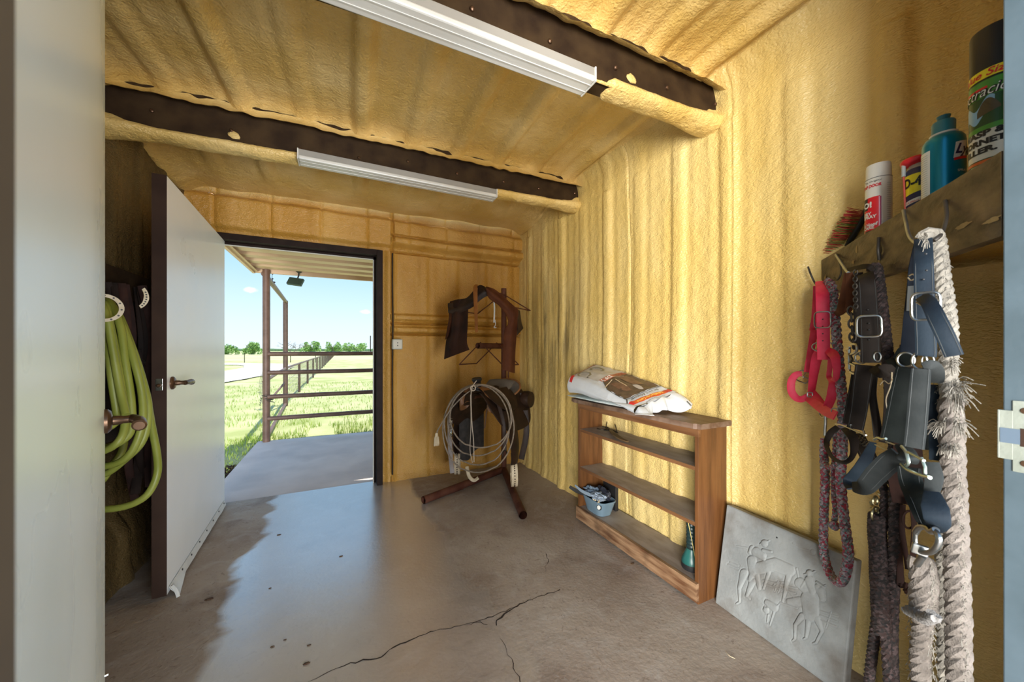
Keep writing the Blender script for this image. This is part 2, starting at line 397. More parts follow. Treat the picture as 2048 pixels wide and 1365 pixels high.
# floor: polished, stained concrete with hairline cracks
def floor_mat():
    m = bpy.data.materials.new('stained_concrete'); m.use_nodes = True
    n = m.node_tree.nodes; L = m.node_tree.links; bs = n['Principled BSDF']
    g = n.new('ShaderNodeNewGeometry')
    def nz(s, d=5, dist=0):
        q = n.new('ShaderNodeTexNoise'); q.inputs['Scale'].default_value = s; q.inputs['Detail'].default_value = d; q.inputs['Distortion'].default_value = dist
        L.new(g.outputs['Position'], q.inputs[0]); return q.outputs[0]
    def mr(o, a, b_, c=0., d=1.):
        q = n.new('ShaderNodeMapRange'); q.inputs[1].default_value = a; q.inputs[2].default_value = b_; q.inputs[3].default_value = c; q.inputs[4].default_value = d; L.new(o, q.inputs[0]); return q.outputs[0]
    c = mixn(n, (.30, .235, .185), (.42, .36, .30), mr(nz(1.6, 8, .4), .36, .64), L)
    c = mixn(n, c, (.52, .49, .46), mr(nz(7, 9, 1.2), .52, .78, 0, .5), L)
    c = mixn(n, c, (.17, .115, .085), mr(nz(2.7, 6, .8), .55, .72, 0, .6), L)
    c = mixn(n, c, (.42, .38, .34), mr(nz(38, 8, 2.0), .56, .72, 0, .55), L)
    c = mixn(n, c, (.12, .08, .055), mr(nz(24, 9, 2.5), .60, .72, 0, .5), L)
    c = mixn(n, c, (.05, .035, .025), mr(nz(90, 2), .70, .78, 0, .6), L)
    L.new(c, bs.inputs['Base Color'])
    sp = n.new('ShaderNodeSeparateXYZ'); L.new(g.outputs['Position'], sp.inputs[0])
    # worn sealer: glossy part before the outer door, reflected daylight also painted into its colour
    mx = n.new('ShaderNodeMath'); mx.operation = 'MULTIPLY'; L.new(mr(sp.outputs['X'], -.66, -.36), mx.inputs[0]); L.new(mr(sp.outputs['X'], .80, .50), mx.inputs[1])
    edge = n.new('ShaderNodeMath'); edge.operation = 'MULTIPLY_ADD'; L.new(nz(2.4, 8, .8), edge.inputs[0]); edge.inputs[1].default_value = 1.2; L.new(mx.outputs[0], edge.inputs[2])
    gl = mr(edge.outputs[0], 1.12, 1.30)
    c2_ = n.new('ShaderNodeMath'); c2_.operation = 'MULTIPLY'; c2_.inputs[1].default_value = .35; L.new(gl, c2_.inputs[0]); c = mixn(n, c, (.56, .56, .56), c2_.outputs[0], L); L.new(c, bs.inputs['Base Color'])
    ro = n.new('ShaderNodeMapRange'); ro.inputs[3].default_value = .62; ro.inputs[4].default_value = .20; L.new(gl, ro.inputs[0])
    ro2 = n.new('ShaderNodeMath'); ro2.operation = 'MULTIPLY_ADD'; ro2.inputs[1].default_value = .18; L.new(nz(14, 6), ro2.inputs[0]); L.new(ro.outputs[0], ro2.inputs[2])
    sb = n.new('ShaderNodeMath'); sb.operation = 'SUBTRACT'; sb.inputs[1].default_value = .09; L.new(ro2.outputs[0], sb.inputs[0]); L.new(sb.outputs[0], bs.inputs['Roughness'])
    sc = n.new('ShaderNodeMapRange'); sc.inputs[3].default_value = .3; sc.inputs[4].default_value = .9; L.new(gl, sc.inputs[0]); L.new(sc.outputs[0], bs.inputs['Specular IOR Level'])
    co = n.new('ShaderNodeMath'); co.operation = 'MULTIPLY'; co.inputs[1].default_value = 1.0; L.new(gl, co.inputs[0]); L.new(co.outputs[0], bs.inputs['Coat Weight']); bs.inputs['Coat Roughness'].default_value = .30; bs.inputs['Coat IOR'].default_value = 3.4
    ad = n.new('ShaderNodeMath'); ad.operation = 'MULTIPLY_ADD'; ad.inputs[1].default_value = .4; L.new(nz(60, 4), ad.inputs[0]); L.new(nz(9, 5), ad.inputs[2])
    bp = n.new('ShaderNodeBump'); bp.inputs['Strength'].default_value = .45; bp.inputs['Distance'].default_value = .008; L.new(ad.outputs[0], bp.inputs['Height']); L.new(bp.outputs[0], bs.inputs['Normal'])
    pass
    return m
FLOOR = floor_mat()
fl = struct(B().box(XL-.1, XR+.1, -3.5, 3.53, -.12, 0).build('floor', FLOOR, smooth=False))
CRACK = M('crack_shadow', (.035, .024, .018), None, rough=.9)
def crack(pts, w, name):
    P = [onZ(x, y, .0006) for x, y in pts]; Q = []
    for a, c in zip(P, P[1:]):
        k = max(2, int((c-a).length/.02))
        for i in range(k):
            p = a.lerp(c, i/k); Q.append(p+Vector((random.uniform(-1, 1), random.uniform(-1, 1), 0))*.006)
    Q.append(P[-1]); b = B()
    ws = [w*(.4+.9*random.random())*min(1, .3+i/6) for i in range(len(Q))]
    vs = []
    for i, p in enumerate(Q):
        t = (Q[min(i+1, len(Q)-1)]-Q[max(i-1, 0)]).normalized(); s = Vector((-t.y, t.x, 0))
        vs += [p+s*ws[i], p-s*ws[i]]
    b.add(vs, [(2*i, 2*i+1, 2*i+3, 2*i+2) for i in range(len(Q)-1)])
    o = b.build(name, CRACK, fl, smooth=False); return o
crack([(618, 1362), (690, 1330), (760, 1315), (800, 1288), (860, 1265), (930, 1250), (985, 1235), (1050, 1205), (1120, 1180)], .0028, 'floor_crack')
crack([(930, 1250), (960, 1246), (975, 1250)], .0022, 'floor_crack')
crack([(1035, 1214), (1010, 1228), (995, 1240), (993, 1252)], .004, 'floor_crack')
crack([(1000, 1275), (1022, 1320), (1040, 1365)], .0016, 'floor_crack')
crack([(1090, 1145), (1096, 1120), (1092, 1108)], .0018, 'floor_crack')
# purlins: dark web facing the room's front, foam along the lower flange
def purlin(name, y0, seed, fx0, fx1):
    t = bpy.data.objects.new(name, None); COL.objects.link(t); struct(t)
    dz = lambda x: -.045-.026*(1.7-x)
    def w(z0_, z1_, ya, yb_): b_ = B(); b_.box(XL-.02, XR+.02, ya, yb_, z0_, z1_); return [Vector((v.x, v.y, v.z+dz(v.x))) for v in b_.v], b_.f
    web = B(); web.add(*w(2.40, 2.66, y0, y0+.012)); web.add(*w(2.40, 2.408, y0-.002, y0+.07))
    web.build('web', REDOX, t, smooth=False)
    def f(u, v):
        x = XL-.03+(XR-XL+.06)*u; a = v*math.pi*1.35-.5
        k = min(max((x-fx0)/.03, 0), 1)*min(max((fx1-x)/.03, 0), 1)
        r = .026+.007*n3(x*9, v*3+seed)+.004*n3(x*40, v*9+seed)
        r *= (1.0+.3*max(0, n3(x*2.2, seed)))*(1-.55*k)
        end = max(0, 1-min(x-XL, XR-x)/.22); r += .016*end
        R_ = (.058+.02*end)*(1-.42*k)
        yy = y0+.035-math.cos(a)*R_; zz = 2.415+dz(x)-math.sin(a)*r*1.15+(.2*max(0, v-.72)/.28)
        if v > .72: yy = y0+.035+R_+.03*(v-.72)/.28
        return (x, yy, zz)
    B().grid(f, 330, 26).build('foam_sleeve', FOAMC, t)
    def g(u, v):
        x = XL-.02+(XR-XL+.04)*u; h = .010+.012*n3(x*7, seed*2.)+.007*n3(x*31, seed)
        end = math.exp(-(min(x-XL, XR-x)/.12)**2)*.045
        a = v*math.pi
        return (x, y0-.003-math.sin(a)*(.008+.012*end), 2.396+dz(x)+(h+end)*(1-math.cos(a))*.5*1.4)
    B().grid(g, 330, 8).build('foam_lip', FOAMC, t)
    def top(u, v):
        x = XL-.02+(XR-XL+.04)*u; a = v*math.pi/2
        return (x, y0-.07+.07*math.sin(a)+.012*n3(x*6, seed+9.), 2.575-.055*math.cos(a)-.010*n3(x*18, seed+4.)+.02*(math.sin(a))+dz(x)*.55)
    B().grid(top, 300, 8).build('foam_fillet', FOAMC, t)
    nails = B()
    for k in range(9):
        x = XL+.2+k*.32+random.uniform(-.03, .03)
        nails.lathe([(.009, 0), (.009, .008), (.004, .012)], (x, y0, 2.49+dz(x)+random.uniform(-.03, .03)), 8, axis=(0, -1, 0))
    nails.build('bolt_heads', BRONZE, t)
    for q in range(1):
        x = random.uniform(XL+.3, XR-.3)
        B().ball((x, y0-.002, 2.47+dz(x)), .02, 8, sc=(1.4, .3, 1), fn=lambda v: v*(1+.4*n3(v.x*50, v.y*50, v.z*50+q))).build('foam_splash', FOAMC, t)
    return t
purlin('trim_1', 2.43, 1.3, -.22, 1.03); purlin('trim_2', 1.235, 5.1, -.2, 1.07)
# ------------------------------------------------------------------ outer door frame and leaf
b = B()
b.box(.295, .345, 3.40, 3.56, 0, 2.085, bev=.003); b.box(-.90, -.852, 3.40, 3.56, 0, 2.085, bev=.003); b.box(-.852, .295, 3.40, 3.56, 2.035, 2.085, bev=.003)
b.box(.275, .295, 3.49, 3.52, 0, 2.035); b.box(-.852, .295, 3.49, 3.52, 2.015, 2.035)
struct(b.build('trim_3', FRAME, smooth=False))
SILVER = M('weatherstrip_pale', (.62, .60, .52), None, rough=.5)
b = B(); b.box(.268, .275, 3.478, 3.49, 0, 2.015); b.box(-.852, .275, 3.478, 3.49, 2.008, 2.015)
struct(b.build('trim_4', SILVER, smooth=False))
def obox(b, p0, p1, th, z0, z1, side=1, bev=.0):
    """box standing on the ground line p0-p1, thickness to the given side"""
    p0 = Vector(p0); p1 = Vector(p1); d = (p1-p0); L = d.length; d.normalize(); s = Vector((-d.y, d.x))*side
    m = Matrix(((d.x, s.x, 0, p0.x), (d.y, s.y, 0, p0.y), (0, 0, 1, 0), (0, 0, 0, 1)))
    b.box(0, L, 0, th, z0, z1, mtx=m, bev=bev); return m
H0, H1 = (-.80, 3.462), (-.75, 2.282)   # hinge, free edge: visible face
t = bpy.data.objects.new('door_1', None); COL.objects.link(t); t.location = (H0[0], H0[1], 0); struct(t)
b = B(); m = obox(b, H0, H1, .052, .022, 2.035, side=-1); b.build('leaf', LEAF, t, smooth=False)
L1 = (Vector(H1)-Vector(H0)).length
b = B(); b.box(L1, L1+.003, 0, .054, .02, 2.037, mtx=m @ Matrix.Diagonal((1, 1, 1, 1))); bb = b
EDGE = M('brown_edge_paint', (.028, .014, .009), (.045, .024, .015), 5, .6, spec=.2)
b.build('edge_strip', EDGE, t, smooth=False)
b = B()
for q in (.98,): b.box(L1+.003, L1+.005, .014, .040, 1.005, 1.062, mtx=m, bev=.0009)
b.build('latch_plate', CHROME, t, smooth=False)
b = B().lathe([(.009, 0), (.008, .01), (.004, .014)], m @ Vector((L1+.005, .027, 1.03)), 12, axis=m.to_3x3() @ Vector((1, 0, 0))); b.build('latch_bolt', BRONZE, t)
# m's y axis points away from the visible face when side=-1: so the visible face is y=0 and handle goes to -y
ax = (m.to_3x3() @ Vector((0, -1, 0))).normalized(); dx = (m.to_3x3() @ Vector((-1, 0, 0))).normalized()
def handle(parent, base, ax, dx, sc=1.):
    h = B().lathe([(.032*sc, 0), (.032*sc, .006*sc), (.026*sc, .012*sc), (.014*sc, .015*sc)], base, 24, axis=ax); o = h.build('handle_rose', BRONZE, parent)
    p = Vector(base)
    g = B().tube([p+ax*.012*sc, p+ax*.03*sc, p+ax*.034*sc, p+ax*.055*sc], [.013*sc, .012*sc, .010*sc, .011*sc], 14)
    g.tube(spline([p+ax*.052*sc-dx*.008*sc, p+ax*.055*sc+dx*.02*sc, p+ax*.056*sc+dx*.07*sc, p+ax*.05*sc+dx*.105*sc-Vector((0, 0, .006*sc))], 6), [.012*sc]*10+[.013*sc]*5+[.015*sc]*3+[.011*sc], 12)
    g.build('lever', BRONZE, parent)
base = m @ Vector((L1-.065, 0, 1.035)); handle(t, base, ax, dx)
# ragged white sweep along the bottom
SWEEP = M('white_vinyl_sweep', (.70, .72, .70), (.6, .6, .57), 9, .4)
def sweep(u, v):
    x = L1*(.02+.965*u); q = max(0, u-.82)/.18
    return m @ Vector((x, -.004-.010*v-.03*q*v*v, .052-.040*v+.006*n3(x*9, 1)*v-.008*q*v))
B().grid(sweep, 60, 4, .002).build('door_sweep', SWEEP, t)
b = B()
for k in range(8): b.lathe([(.006, 0), (.005, .004)], m @ Vector((.06+k*.155, -.006, .040)), 8, axis=ax)
b.build('sweep_screws', BLACK, t)
b = B().strap([m @ Vector((L1-.03, -.01, .045)), m @ Vector((L1-.01, -.03, .03)), m @ Vector((L1+.012, -.045, .006))], .014, .002, n=5); b.build('loose_strip', SWEEP, t)
# ------------------------------------------------------------------ photographer's doorway: leaf and jambs
P0 = Vector((-.118, .215)); P1 = V(210, 700, .94).xy
t = bpy.data.objects.new('door_2', None); COL.objects.link(t); t.location = (P0.x, P0.y, 0); struct(t)
b = B(); m2 = obox(b, P0, P1, .045, .02, 2.30, side=1, bev=.002); b.build('leaf', LEAF2, t, smooth=False)
L2 = (P1-P0).length; ax2 = (m2.to_3x3() @ Vector((0, -1, 0))).normalized(); dx2 = (m2.to_3x3() @ Vector((-1, 0, 0))).normalized()
handle(t, m2 @ Vector((L2-.045, 0, 1.02)), ax2, (dx2*.9+ax2*.1).normalized(), .95)
b = B(); b.lathe([(.004, 0), (.004, .006)], m2 @ Vector((L2-.01, 0, .36)), 8, axis=ax2); b.build('screw', CHROME, t)
b = B(); b.box(-.20, -.1085, .085, .2, 0, 2.32); struct(b.build('trim_5', M('dark_jamb_paint', (.045, .034, .024), (.06, .045, .03), 6, .5), smooth=False))
# strike jamb on the right
JX = V(2006, 700, .62)
b = B(); b.box(JX.x, JX.x+.12, .0, JX.y, 0, 2.32, bev=.002); b.box(-.20, JX.x+.12, .085, .2, 2.31, 2.36)
jm = struct(b.build('trim_6', JAMB, smooth=False))
# strike plate on the jamb face that looks into the opening
def SP(px, py, off=.0): # point on the jamb's opening face X = JX.x
    q = onX(px, py, JX.x); return q+Vector((-off, 0, 0))
z0, z1 = onX(2010, 940, JX.x).z, onX(2010, 800, JX.x).z
zm0, zm1 = onX(2006, 917, JX.x).z, onX(2006, 820, JX.x).z
yl = JX.y+.0035; y1 = JX.y-.010
b = B()
b.box(JX.x-.0025, JX.x, y1-.05, y1, z0, z1, bev=.0008)
b.box(JX.x-.0025, JX.x, y1-.001, yl, zm0, zm1, bev=.0008)
b.box(JX.x-.0025, JX.x+.009, yl-.001, yl+.002, zm0, zm1, bev=.0009)
sp_ = b.build('strike_plate', M('dull_zinc_plate', (.22, .24, .20), (.27, .29, .25), 9, .5, .2, bump=.3), jm, smooth=False)
zc0, zc1 = onX(2040, 893, JX.x).z, onX(2040, 857, JX.x).z
B().box(JX.x-.0032, JX.x-.002, y1-.03, y1-.008, zc0, zc1).build('latch_hole', EDGE, sp_, smooth=False)
B().box(JX.x-.0034, JX.x-.002, y1-.0078, yl-.001, zc0+.003, zc1-.002).build('strike_lip', M('steel_blue', (.2, .27, .36), None, rough=.3, metal=.6), sp_, smooth=False)
b = B()
for z in (z0+.016, z1-.016): b.lathe([(.0055, 0), (.005, .0015), (.002, .0018)], (JX.x-.0025, y1-.013, z), 12, axis=(-1, 0, 0))
b.build('screws', BRONZE, sp_)
# ------------------------------------------------------------------ outside
CONC = M('apron_concrete', (.60, .50, .44), (.68, .57, .50), 3, .8, bump=.3, bs=70, c3=(.54, .45, .40), ns3=2)
struct(B().box(-.97, 4.2, 3.53, 5.72, -.14, -.004).build('apron_slab', CONC, smooth=False))
GRASS = M('mown_grass', (.34, .37, .14), (.50, .49, .25), 1.1, .9, bump=.8, bs=45, bd=.03, c3=(.56, .54, .32), ns3=.35, spec=.1)
FIELD = M('dry_field', (.44, .46, .22), (.52, .51, .29), .05, .9, spec=.1, c3=(.40, .46, .14), ns3=.04)
def lawn(u, v):
    x = -60+120*(.5+.5*math.copysign(abs(2*u-1)**1.7, 2*u-1)); y = 3.55+46*v**2
    return (x, y, -.03+.02*n3(x*1.3, y*1.3)-.012*max(0, y-6)*0)
o = B().grid(lawn, 160, 90).build('lawn', GRASS); struct(o)
struct(B().box(-900, 900, 44, 1500, -.5, -.05).build('field', FIELD, smooth=False))
GRAVEL = M('pale_gravel', (.62, .57, .50), (.72, .67, .60), 2, .95, bump=.5, bs=30, bd=.02)
def road(u, v):
    # drive coming from the left, bending away along the far fence
    cx = spline([Vector(q) for q in ((-26, 2, 0), (-13, 7, 0), (-7.4, 11.5, 0), (-5.2, 17, 0), (-4.4, 24, 0), (-4.6, 31, 0), (-7, 37, 0), (-14, 39.5, 0), (-40, 40, 0))], 10)
    i = u*(len(cx)-1); k = min(len(cx)-2, int(i)); p = cx[k].lerp(cx[k+1], i-k); t = (cx[k+1]-cx[k]).normalized(); s = Vector((-t.y, t.x, 0))
    p = p+s*(v-.5)*2.9; return (p.x+.1*n3(p.x, p.y, 3), p.y, .012)
struct(B().grid(road, 90, 6).build('gravel_drive', GRAVEL))
# ------------------------------------------------------------------ pipe railing by the slab
t = thing('pipe_railing', 'brown round post with four pipe rails at the outer edge of the patio slab', 'railing', (-.87, 5.67, 0))
B().tube([(-.87, 5.67, -.05), (-.87, 5.67, 2.25)], .043, 20).build('post', PIPE, t)
for i, z in enumerate((1.145, .90, .585, .30)):
    y = 5.64-.002*i
    b = B().tube([(-.85, y, z), (1.9, y, z+.004)], .029, 14).build('rail', PIPE, t)
b = B()
for k in range(5): b.torus((-.87+.01*k, 5.67, .60-.02*k), (.3*math.sin(k*2), 0.2, 1), .05, .004, 16, 5)
for k in range(4): b.torus((-.92-.004*k, 5.63, .57-.028*k), (1, .4*k, .2), .011, .003, 8, 4)
b.build('chain', BLACK, t)
b = B().tube([(1.9, 5.64, -.05), (1.9, 5.64, 2.2)], .043, 16).build('post', PIPE, t)
# ------------------------------------------------------------------ patio roof
ROOFU = M('tan_roof_panel', (.60, .42, .27), (.66, .48, .32), 3, .5)
t = thing('patio_roof', 'tan corrugated metal patio roof over the slab outside the door', 'roof', (0, 4.6, 2.25))
def deck(u, v):
    x = -1.0+4.0*u; y = 3.56+2.16*v; k = (y % .305)/.305
    h = 0 if k < .45 else ((k-.45)/.1 if k < .55 else (1 if k < .85 else (1-(k-.85)/.1 if k < .95 else 0)))
    return (x, y, 2.255+.055*h)
B().grid(deck, 2, 170, .002).build('corrugated_deck', ROOFU, t, smooth=False)
b = B(); b.box(-1.02, 3.0, 5.70, 5.735, 2.21, 2.32); b.build('eave_trim', ROOFU, t, smooth=False)
b = B(); b.box(-1.03, -1.0, 3.56, 5.73, 2.20, 2.33); b.box(-1.0, -.965, 3.56, 5.73, 2.22, 2.228); b.build('rake_trim', ROOFU, t, smooth=False)
b = B(); b.box(-1.0, 3.0, 3.56, 3.63, 2.06, 2.30); b.build('ledger', ROOFU, t, smooth=False)
# door head flashing outside
# ------------------------------------------------------------------ pipe frame beyond
t = thing('corner_post', 'thin brown pipe post and top pipe running from the patio post to the fence', 'post', (-1.07, 9.25, 0))
B().tube([(-1.07, 9.25, -.08), (-1.07, 9.25, 2.27)], .048, 16).build('post', PIPE, t)
B().tube([(-.90, 5.70, 2.20), (-1.07, 9.38, 2.25)], .036, 12).build('top_pipe', PIPE, t)
B().tube([(-.90, 5.70, .78), (-1.07, 9.25, .80)], .024, 10).build('middle_pipe', PIPE, t)
B().tube([(-.88, 5.72, .03), (-1.07, 9.25, .02)], .026, 10).build('bottom_pipe', PIPE, t)
B().tube([(-1.3, 8.3, .12), (-1.07, 9.25, .5)], .02, 8).build('brace', PIPE, t)
# wire mesh fence running away
WIRE = M('galvanised_wire', (.22, .19, .16), None, rough=.5, metal=.4)
t = thing('wire_fence', 'long brown pipe and wire mesh fence running away over the grass', 'fence', (-1.07, 9.25, 0))
ys = [12.1+3.0*k for k in range(24)]
B().tube([(-1.07, 9.3, .80), (-1.0, 82, .83)], .028, 8).build('top_rail', PIPE, t)
for i, y in enumerate(ys): B().tube([(-1.06, y, -.1), (-1.06, y, .82)], .034, 8).build('post', PIPE, t)
b = B()
for k in range(7): b.tube([(-1.07-.02*math.sin(j*1.3)*.5, 9.3+j*1.0, .08+.11*k+.02*math.sin(j*2+k)) for j in range(48)], .0035, 3, caps=False)
for j in range(200):
    y = 9.4+j*.18
    b.tube([(-1.07, y, .04), (-1.09, y, .4), (-1.07, y, .80)], .003, 3, caps=False)
b.build('wire_mesh', WIRE, t)
b = B()
for k in range(9): b.torus((-1.35, 8.85, .42), (math.cos(k*.12), .25+k*.05, 0), .40, .0035, 26, 3, arc=math.pi*1.0, a0=-math.pi/2, sx=.5)
for k in range(6):
    a = -1.2+k*.48; b.tube([(-1.35-.22*math.cos(a)*math.sin(c*.35)-.0, 8.7+.1*c, .42+.40*math.sin(a)) for c in range(5)], .0035, 3)
tag(b.build('wire_roll', WIRE), 'loose curled piece of wire mesh leaning beside the thin pipe post', 'wire mesh')
# far field fence posts
for i, px in enumerate((489, 537, 581, 631)):
    p = onZ(px, 725, 0); 
    o = B().tube([(p.x, p.y, -.1), (p.x, p.y, .86)], .032, 8).build('fence_post', REDOX)
    tag(o, 'dark %s post in the field %s' % ('fence', ('left of the patio post', 'just right of the patio post', 'just right of the thin pipe post', 'rightmost, above the wire fence')[i]), 'post', 'distant field fence posts')
p = onZ(680, 706.5, 0)
# ------------------------------------------------------------------ flood light
t = thing('flood_light', 'dark square flood light hanging under the patio roof edge', 'light', V(598, 545, 4.9))
p = Vector(t.location)
B().lathe([(.03, 0), (.045, -.012), (.03, -.03), (.012, -.04)], p+Vector((0, 0, .03)), 16).build('mount', BLACK, t)
B().tube([p, p+Vector((-.005, 0, -.05)), p+Vector((-.02, 0, -.10))], .009, 8).build('arm', BLACK, t)
c = V(591, 564, 4.85); R = Euler((math.radians(62), math.radians(8), math.radians(-28))).to_matrix().to_4x4(); R.translation = c
GM = M('flood_housing', (.03, .06, .05), None, rough=.4)
B().box(-.10, .10, -.055, .055, -.02, .02, mtx=R, bev=.008).build('housing', GM, t, smooth=False)
B().box(-.075, .075, -.04, .04, -.024, -.0195, mtx=R).build('lens', M('flood_lens', (.10, .16, .14), None, rough=.1), t, smooth=False)
b = B().tube(spline([V(545, 545, 4.9), V(544, 556, 4.9), V(546, 563, 4.9), V(549, 566, 4.9)], 5), .003, 5)
for q in ((545, 558), (549, 565), (545, 548)): b.ball(V(q[0], q[1], 4.9), .012, 5)
b.build('hanging_wire', BLACK, bpy.data.objects['patio_roof'])
# ------------------------------------------------------------------ trees and pole
LEAFM = M('mesquite_leaves', (.20, .36, .09), (.36, .52, .17), .8, .8, spec=.2)
BARK = M('grey_bark', (.16, .13, .10), (.22, .19, .15), 4, .9)
def tree(px0, px1, ytop, label, seed, d=95, base=None):
    rnd = random.Random(seed); u0 = V(px0, 700, d); u1 = V(px1, 700, d); c = (u0+u1)/2; w = (u1-u0).length/2; h = EYE+(700-ytop)/FPX*d
    t = thing('tree', label, 'tree', (c.x, c.y, -.05), group='green trees along the horizon')
    b = B()
    for k in range(3): b.tube(spline([c*1+Vector((rnd.uniform(-.2, .2), 0, -EYE-.1)), c+Vector((rnd.uniform(-.5, .5)*w*.5, 0, -EYE+h*.4)), c+Vector(((k-1)*w*.5, rnd.uniform(-1, 1), -EYE+h*.75))], 5), [.16-.012*i for i in range(11)], 6)
    b.build('trunk', BARK, t)
    b = B(); side = (u1-u0).normalized(); dep = Vector((-side.y, side.x, 0))
    blobs = [(rnd.uniform(-.8, .8), rnd.uniform(-.6, .6), rnd.uniform(.12, .75), rnd.uniform(.22, .38)) for _ in range(16)]
    for _ in range(1700):
        bx, by, bz, br = rnd.choice(blobs); v = Vector((rnd.gauss(0, 1), rnd.gauss(0, 1), rnd.gauss(0, 1))).normalized()*br*rnd.uniform(.55, 1.05)
        zz = min(1.0-.25*bx*bx+rnd.uniform(-.05, .03), max(.03, bz+v.z*.9)); p = Vector((c.x, c.y, -.05))+side*(bx+v.x)*w*.86+dep*(by+v.y)*w*.7+Vector((0, 0, zz*h))
        s = rnd.uniform(.10, .24); a = Vector((rnd.gauss(0, 1), rnd.gauss(0, 1), rnd.gauss(0, 1))).normalized(); q = a.orthogonal().normalized(); r = a.cross(q)
        b.add([p-q*s, p+r*s*.7, p+q*s, p-r*s*.7], [(0, 1, 2, 3)])
    b.build('foliage', LEAFM, t, smooth=False)
tree(432, 478, 685, 'green bushy tree at the far left of the field, beside the door leaf', 1)
tree(484, 523, 684, 'green tree on the horizon just left of the round patio post', 2)
tree(601, 641, 681, 'rounded green tree on the horizon between the bare tree and its neighbours', 3)
tree(650, 690, 682, 'loose green tree on the horizon above the middle of the top rail', 4, 100)
tree(682, 736, 684, 'wide green tree on the horizon left of the utility pole', 5)
t = thing('bare_tree', 'leafless grey tree on the horizon behind the thin pipe post', 'tree', V(580, 708, 80))
b = B(); rnd = random.Random(5)
def br(p, v, r, k):
    q = p+v; b.tube([p, p+v*.5+Vector((rnd.uniform(-.1, .1), 0, 0)), q], [r, r*.8, r*.6], 5)
    if k:
        for _ in range(3): br(q, Vector((v.x*.6+rnd.uniform(-.7, .7), v.y*.5+rnd.uniform(-.5, .5), abs(v.z)*.55+rnd.uniform(-.05, .35))), r*.62, k-1)
p0 = Vector(t.location)
for dx_ in (-1.5, 0, 1.4): br(p0+Vector((dx_*.2, 0, -.3)), Vector((dx_*.45, 0, .95)), .09, 3)
b.build('branches', BARK, t)
t = thing('utility_pole', 'thin dark utility pole far away on the horizon at the right of the doorway', 'pole', V(741, 700, 100))
p = Vector(t.location); B().tube([(p.x, p.y, -.1), (p.x, p.y, EYE+28/FPX*100)], .13, 8).build('pole', REDOX, t)
b = B()
for k in range(60):
    a = V(430+k*6, 702, 300); h = 1.2+1.6*abs(n3(k*.23, 1))+.5; b.box(a.x-1.6, a.x+1.6, a.y-1, a.y+1, -.1, h*1.1, bev=.3)
FARM = M('far_treeline_green', (.16, .26, .14), (.22, .33, .18), .1, .9)
tag(b.build('tree_line', FARM), 'low hazy line of distant trees along the horizon', 'trees', kind='stuff')
# grass tufts along the slab edge
TUFT = M('grass_blade', (.24, .38, .05), (.42, .50, .12), 3, .7, spec=.2)
b = B(); rnd = random.Random(3)
def blade(x, y, h, w):
    a = rnd.uniform(0, 6.3); l = rnd.uniform(.1, .5)*h; d = Vector((math.cos(a), math.sin(a), 0)); s = Vector((-d.y, d.x, 0))*w; p = Vector((x, y, -.03))
    b.add([p-s, p+s, p+d*l*.4+s*.7+Vector((0, 0, h*.6)), p+d*l*.4-s*.7+Vector((0, 0, h*.6)), p+d*l+Vector((0, 0, h))], [(0, 1, 2, 3), (3, 2, 4)])
for _ in range(5200):
    y = 5.74+rnd.random()**1.7*2.6; x = rnd.uniform(-1.2, 2.0) if y < 7 else rnd.uniform(-2.5, 2.5)
    if n3(x*2.1, y*2.1) < -.12: continue
    blade(x, y, rnd.uniform(.03, .10)*(1 if y > 5.95 else .8), .004)
for _ in range(2600): blade(rnd.uniform(-2.2, -.98), rnd.uniform(3.6, 6.1), rnd.uniform(.02, .06), .004)
for _ in range(2500): blade(rnd.uniform(-4, 1.8), rnd.uniform(8, 15), rnd.uniform(.03, .08), .006)
tag(b.build('grass', TUFT, smooth=False), 'tufts of bright green grass growing along the edge of the patio slab', 'grass', kind='stuff')
b = B()
for _ in range(260):
    x, y = rnd.uniform(-1.25, -.98), rnd.uniform(4.2, 4.7); s = rnd.uniform(.008, .02); b.ball((x, y, -.02), s, 3)
tag(b.build('dirt_clods', REDOX), 'dark bare soil patch at the left edge of the patio slab', 'soil', kind='stuff')
# ------------------------------------------------------------------ fluorescent fixtures
def fixture(x0, y0, label, zt, anchor):
    t = thing('fluorescent_light', label, 'light fixture', (x0+.61, y0+.05, zt+.058), group='ceiling strip lights')
    x1 = x0+1.22; z0 = zt; z1 = zt+.058
    b = B(); b.box(x0, x1, y0+.006, y0+.092, z0+.018, z1, bev=.002); b.build('housing', FIXG, t, smooth=False)
    b = B(); b.box(x0+.004, x1-.004, y0, y0+.10, z0, z0+.022, bev=.006)
    for k in (.3, .7): b.box(x0+.006, x1-.006, y0+.10*k-.002, y0+.10*k+.002, z0-.002, z0+.002)
    b.build('diffuser', FIXT, t, smooth=False)
    b = B(); b.box(x0-.003, x0+.004, y0, y0+.10, z0-.001, z1+.001, bev=.0015); b.build('end_cap', FIXT, t, smooth=False)
    b = B(); b.box(x1-.004, x1+.003, y0, y0+.10, z0-.001, z1+.001, bev=.0015); b.build('end_cap', FIXT, t, smooth=False)
    return t
fixture(-.215, 2.36, 'white strip light fixture hung on the beam nearer the outside door', 2.28, None)
fixture(-.29, 1.17, 'white strip light fixture nearest the camera, cut by the top of the photo', 2.28, None)
b = B(); p = onY(765, 326, 2.46)
b.tube(spline([p+Vector((-.06, 0, .01)), p+Vector((-.03, -.015, -.015)), p+Vector((.03, -.015, -.012)), p+Vector((.09, 0, -.005)), p+Vector((.14, .0, .01))], 6), .006, 7)
o = tag(b.build('power_cord', BLACK), 'short black power cord on the beam above the farther strip light', 'cord')
b = B()
